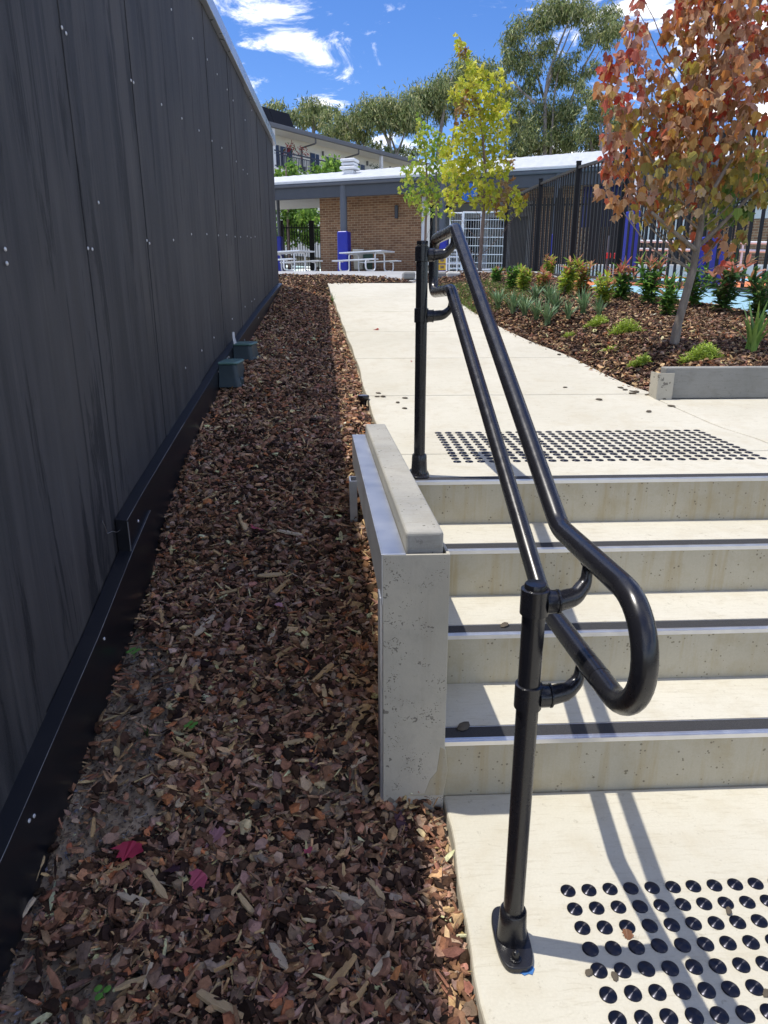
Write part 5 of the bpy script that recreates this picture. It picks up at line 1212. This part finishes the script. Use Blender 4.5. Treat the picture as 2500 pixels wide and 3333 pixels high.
# balcony railing in dark steel
s0, s1 = apt(150, 460, 0)[0], apt(790, 600, 0)[0]
def railing(s0, s1):
    m = MB(); m.box(((s0 + s1) / 2, -.02, 10.14), (s1 - s0, .07, .07)); m.box(((s0 + s1) / 2, -.02, 9.98), (s1 - s0, .04, .04)); m.box(((s0 + s1) / 2, -.02, 9.32), (s1 - s0, .05, .06))
    n = int((s1 - s0) / .14)
    for k in range(n + 1): m.box((s0 + (s1 - s0) * k / n, -.02, 9.66), (.03, .03, .64))
    m.build('balcony_railing', M['rail_navy'], ab, world=False)
railing(s0, s1); railing(apt(1110, 690, 0)[0], apt(1540, 760, 0)[0])
for x, y in ((550, 345), (965, 430)):
    s_, _ = apt(x, y, 0); m = MB(); m.tube(fillet([(s_, -.05, 11.32), (s_, -.05, 11.05), (s_, 1.22, 10.95), (s_, 1.22, 9.2)], .08, 4), .05, 8); m.build('downpipe', M['gutter_grey'], ab, world=False)
for x, y in ((620, 505), (1048, 598), (1268, 650)): s_, z_ = apt(x, y, 1.3); la('wall_lamp', (s_, 1.24, z_), (.1, .1, .28), 'gutter_grey')
M['solar'] = mottled('solar_panel', (.006, .007, .011), (.010, .012, .018), 2, .6, spec=.15)
for k in range(4):
    s_ = -3.4 + k * 1.72; m = MB(); m.hexa([(s_, 1.0, 11.75), (s_ + 1.66, 1.0, 11.75), (s_ + 1.66, 1.5, 12.75), (s_, 1.5, 12.75), (s_, .96, 11.79), (s_ + 1.66, .96, 11.79), (s_ + 1.66, 1.46, 12.79), (s_, 1.46, 12.79)]); m.build('solar_panel', M['solar'], ab, world=False)
# balcony plants
def leafball(name, centres, n, sizes, pal, label, cat, group=None, stem=None, tmpl=(LANCE, LANF)):
    pos = []; 
    for c_, r in centres:
        k = int(n * r * r); v = rng.normal(0, 1, (max(k, 4), 3)); v /= np.linalg.norm(v, axis=1, keepdims=True); pos.append(v * rng.random((len(v), 1)) ** .5 * r + np.array(c_))
    pos = np.concatenate(pos); N = len(pos); pl_ = np.array(pal); col = pl_[rng.integers(0, len(pl_), N)] * rng.lognormal(0, .2, (N, 1))
    me = scatter('foliage', tmpl[0], tmpl[1], pos, frames(N, .2, 1.0), rng.uniform(*sizes, N), np.clip(col, .005, .7), .1)
    return me
def on_balcony(x, y, dep=.3): s_, z_ = apt(x, y, dep); p_ = AO + au * s_ + an * dep; return (p_.x, p_.y, z_)
def planter(label, cs, pal):
    c0_ = Vector(cs[0][0]); t = empty('balcony_plant', (c0_.x, c0_.y, 9.22), label, 'plant')
    link('foliage', leafball('f', cs, 260, (.12, .26), pal, '', ''), M['leaf'], t)
    m = MB(); m.lathe([(.16, 9.23), (.22, 9.6)], (c0_.x, c0_.y, 0), 12); m.build('pot', M['gutter_grey'], t)
planter('left red leaved plant on the apartment balcony', [(on_balcony(330, 460), .42), (on_balcony(280, 455), .32)], [(.42, .03, .02), (.5, .06, .04), (.25, .04, .03), (.08, .14, .03)])
planter('right red leaved plant on the apartment balcony', [(on_balcony(425, 480), .42)], [(.42, .03, .02), (.5, .06, .04), (.3, .05, .03)])
planter('dark green plant on the far apartment balcony', [(on_balcony(1130, 655), .45), (on_balcony(1170, 680), .4)], [(.03, .07, .025), (.05, .10, .03)])

# ------------------------------------------------------------------ trees behind
GL = np.array([(0, 0, 0), (.10, .35, 0), (.085, .75, -.03), (0, 1, -.06), (-.085, .75, -.03), (-.10, .35, 0)]); GLF = [(0, 1, 2, 3), (0, 3, 4, 5)]
GP = [(.22, .28, .10), (.31, .37, .14), (.14, .19, .075), (.41, .44, .19), (.50, .49, .24), (.10, .14, .06)]
def gum(label, Y, trunks, blobs, per=1500, sz=(.26, .52), pal=GP, name='gum_tree', bark='gum_bark', r0=.28, group='trees beyond the buildings', mat='gum_leaf', tmpl=(GL, GLF), down=.9):
    base = at(trunks[0][0][0], trunks[0][0][1], Y); base.z = Zp(Y); t = empty(name, base, label, 'tree', group); alltr = []
    for j, tr in enumerate(trunks):
        pts = [at(a, b, Y + (j % 3 - 1) * .8) for a, b in tr]; 
        if j == 0: pts = [Vector((pts[0].x, pts[0].y, base.z - .3))] + pts
        n = len(pts); MB().tube(pts, [r0 * (.9 if j == 0 else .5) * (1 - .75 * i / (n - 1)) for i in range(n)], 8).build('trunk' if j == 0 else 'limb', M[bark], t)
    pos = []; 
    for (px, py, r) in blobs:
        dy = random.uniform(-2.2, 2.2) * Y / 70; c_ = at(px, py, Y + dy); R = 1.18 * r * Y / FPX; k = int(per * (r / 50.) ** 2); 
        # a clump is made of smaller tufts so its outline stays ragged
        tufts = rng.normal(0, 1, (7, 3)); tufts /= np.linalg.norm(tufts, axis=1, keepdims=True); tufts *= rng.uniform(.35, .9, (7, 1)) * R; tufts[:, 2] *= .75
        which = rng.integers(0, 7, k); v = rng.normal(0, .30, (k, 3)) * R; pos.append(np.array(c_) + tufts[which] + v)
    pos = np.concatenate(pos); N = len(pos); pl_ = np.array(pal); col = pl_[rng.integers(0, len(pl_), N)] * rng.lognormal(0, .2, (N, 1))
    me = scatter('crown', tmpl[0], tmpl[1], pos, frames(N, down, .8), rng.uniform(*sz, N) * Y / 70, np.clip(col, .005, .6), .1); link('crown', me, M[mat], t)
Z1 = lambda L: [(1300 + a * .7233, b * .7233, r * .7233) for a, b, r in L]
ZD = lambda L: [(840 + a * .3376, 330 + b * .3376, r * .3376) for a, b, r in L]
ZP1 = lambda L: [(1300 + a * .7233, b * .7233) for a, b in L]
ZPD = lambda L: [(840 + a * .3376, 330 + b * .3376) for a, b in L]
gum('tallest gum tree with a domed open crown behind the white roof', 70, [ZP1([(655, 720), (655, 600), (655, 440), (670, 340), (720, 200), (760, 100)]), ZP1([(655, 440), (690, 320), (740, 210), (770, 130)]), ZP1([(655, 460), (610, 300), (560, 190)]), ZP1([(680, 700), (690, 540), (700, 400), (720, 300), (800, 150)]), ZP1([(800, 410), (830, 300), (870, 230), (900, 170)]), ZP1([(790, 420), (850, 330), (900, 230)]), ZP1([(610, 465), (540, 400), (500, 340)]), ZP1([(740, 560), (790, 400), (800, 250)])],
    Z1([(690, 48, 52), (625, 85, 48), (570, 115, 45), (525, 150, 40), (500, 200, 36), (488, 240, 22), (745, 50, 42), (800, 35, 48), (850, 60, 42), (920, 65, 46), (965, 95, 42), (985, 130, 30), (930, 130, 42), (930, 180, 34), (850, 140, 36), (840, 190, 28), (660, 110, 40), (740, 95, 40), (640, 235, 40), (600, 250, 36), (530, 265, 42), (495, 295, 30), (560, 310, 40), (610, 310, 30), (740, 275, 44), (710, 330, 36), (730, 370, 40), (595, 385, 38), (565, 400, 26), (770, 360, 26), (650, 480, 48), (690, 520, 50), (640, 540, 44), (740, 490, 48), (770, 540, 40), (620, 600, 50), (700, 610, 46), (740, 600, 44), (600, 660, 40), (560, 690, 40), (800, 600, 44), (650, 660, 40), (690, 680, 40), (740, 660, 40), (780, 470, 40), (590, 560, 40), (560, 620, 40), (830, 330, 28), (880, 290, 26), (790, 250, 26), (670, 180, 26), (760, 640, 40)]))
gum('gum tree with thin grey foliage just left of the red maple', 66, [ZP1([(910, 690), (905, 560), (900, 460)]), ZP1([(960, 690), (950, 560), (965, 470)]), ZP1([(870, 690), (850, 560), (850, 440)])], Z1([(880, 460, 40), (850, 420, 36), (900, 520, 40), (960, 500, 40), (860, 540, 36), (840, 600, 40), (900, 610, 36), (960, 580, 34), (1000, 540, 34), (870, 660, 40), (930, 650, 34), (1010, 620, 34), (820, 380, 26)]))
gum('gum tree crown behind the yellow maple', 74, [ZP1([(560, 720), (545, 620), (540, 500)]), ZP1([(480, 700), (470, 600), (430, 420)])], Z1([(540, 490, 44), (525, 540, 44), (560, 580, 42), (540, 640, 42), (500, 560, 36), (480, 450, 34), (430, 330, 40), (390, 310, 42), (340, 320, 46), (440, 400, 36), (500, 420, 30), (520, 680, 36)]))
gum('gum tree with a full rounded crown left of the yellow maple', 72, [ZP1([(170, 720), (190, 560), (215, 420), (240, 340)]), ZP1([(190, 560), (150, 480), (120, 420)]), ZP1([(230, 700), (250, 560), (260, 430)])], Z1([(250, 340, 50), (200, 370, 50), (300, 320, 46), (170, 410, 46), (120, 420, 48), (230, 420, 46), (80, 450, 42), (150, 470, 44), (100, 500, 42), (50, 480, 36), (180, 520, 36), (60, 540, 36), (260, 470, 40), (20, 560, 36)]))
gum('leaning gum tree over the right end of the apartment roof', 68, [ZPD([(1300, 560), (1260, 400), (1200, 260), (1150, 160)]), ZPD([(1280, 520), (1270, 350), (1300, 200)]), ZPD([(1350, 540), (1300, 400), (1240, 230)]), ZPD([(1330, 540), (1390, 380), (1420, 280)])], ZD([(1100, 60, 110), (1010, 110, 100), (1180, 130, 80), (1250, 120, 80), (1300, 60, 110), (1080, 190, 70), (1150, 230, 70), (1420, 60, 110), (1390, 170, 90), (1460, 140, 90), (1440, 260, 60), (1160, 430, 46), (1380, 470, 46), (1500, 480, 40), (1220, 30, 90), (1090, 400, 40), (1250, 460, 40), (1310, 490, 40), (1450, 500, 46), (1330, 250, 60), (1230, 220, 60)]))
gum('gum tree with layered crown above the middle of the apartment roof', 70, [ZPD([(1000, 460), (930, 340), (870, 250), (820, 170)]), ZPD([(1040, 470), (1000, 350), (980, 220)])], ZD([(720, 120, 66), (790, 150, 66), (690, 270, 55), (720, 310, 40), (840, 190, 80), (910, 190, 90), (830, 280, 70), (900, 280, 66), (960, 230, 80), (1000, 300, 60), (940, 130, 60), (660, 140, 50), (1060, 320, 50), (760, 260, 60), (780, 330, 46), (880, 345, 50), (960, 360, 46), (1040, 390, 40)]))
gum('small gum tree above the solar panels', 73, [ZPD([(535, 330), (535, 230), (540, 130)]), ZPD([(450, 300), (420, 200), (400, 130)])], ZD([(350, 130, 62), (300, 120, 40), (420, 90, 70), (490, 50, 80), (560, 50, 80), (620, 90, 66), (640, 140, 40), (420, 190, 50), (540, 180, 46), (570, 120, 60), (470, 130, 60), (640, 200, 46), (480, 200, 46), (600, 230, 40), (660, 250, 40)]))
gum('leftmost small gum tree over the apartment roof', 76, [ZPD([(190, 200), (180, 110)]), ZPD([(80, 170), (100, 80)])], ZD([(90, 55, 46), (55, 80, 30), (150, 30, 40), (205, 40, 46), (210, 90, 36), (120, 80, 36), (220, 110, 26)]))
# leafy trees in front of the apartments
GT = [(.15, .28, .05), (.22, .37, .06), (.30, .45, .09), (.10, .20, .04)]
dd = lambda L: [(a * 2500 / 1659, b * 2500 / 1659, r * 2500 / 1659) for a, b, r in L]
gum('bright green tree beside the charcoal wall end below the balcony', 37, [[(940, 800), (935, 620), (930, 540)]], dd([(632, 362, 14), (640, 380, 18), (622, 378, 16), (610, 400, 22), (640, 410, 20), (600, 430, 24), (630, 435, 20), (605, 380, 14), (650, 395, 12), (612, 460, 26), (640, 470, 24), (605, 500, 24), (635, 510, 22), (665, 480, 22), (680, 460, 20), (660, 510, 22), (690, 500, 20)]), 520, (.26, .46), GT, 'green_tree', 'brown_bark', .12, None, 'leaf', (ML, MLF), .4)
gum('bright green tree in front of the apartment railing middle', 36, [[(1060, 800), (1065, 650), (1070, 560)]], dd([(690, 365, 16), (712, 358, 16), (735, 362, 18), (755, 372, 16), (700, 385, 18), (725, 388, 20), (750, 392, 16), (685, 395, 14), (770, 390, 12), (765, 405, 12)]), 520, (.26, .46), GT, 'green_tree', 'brown_bark', .12, None, 'leaf', (ML, MLF), .4)
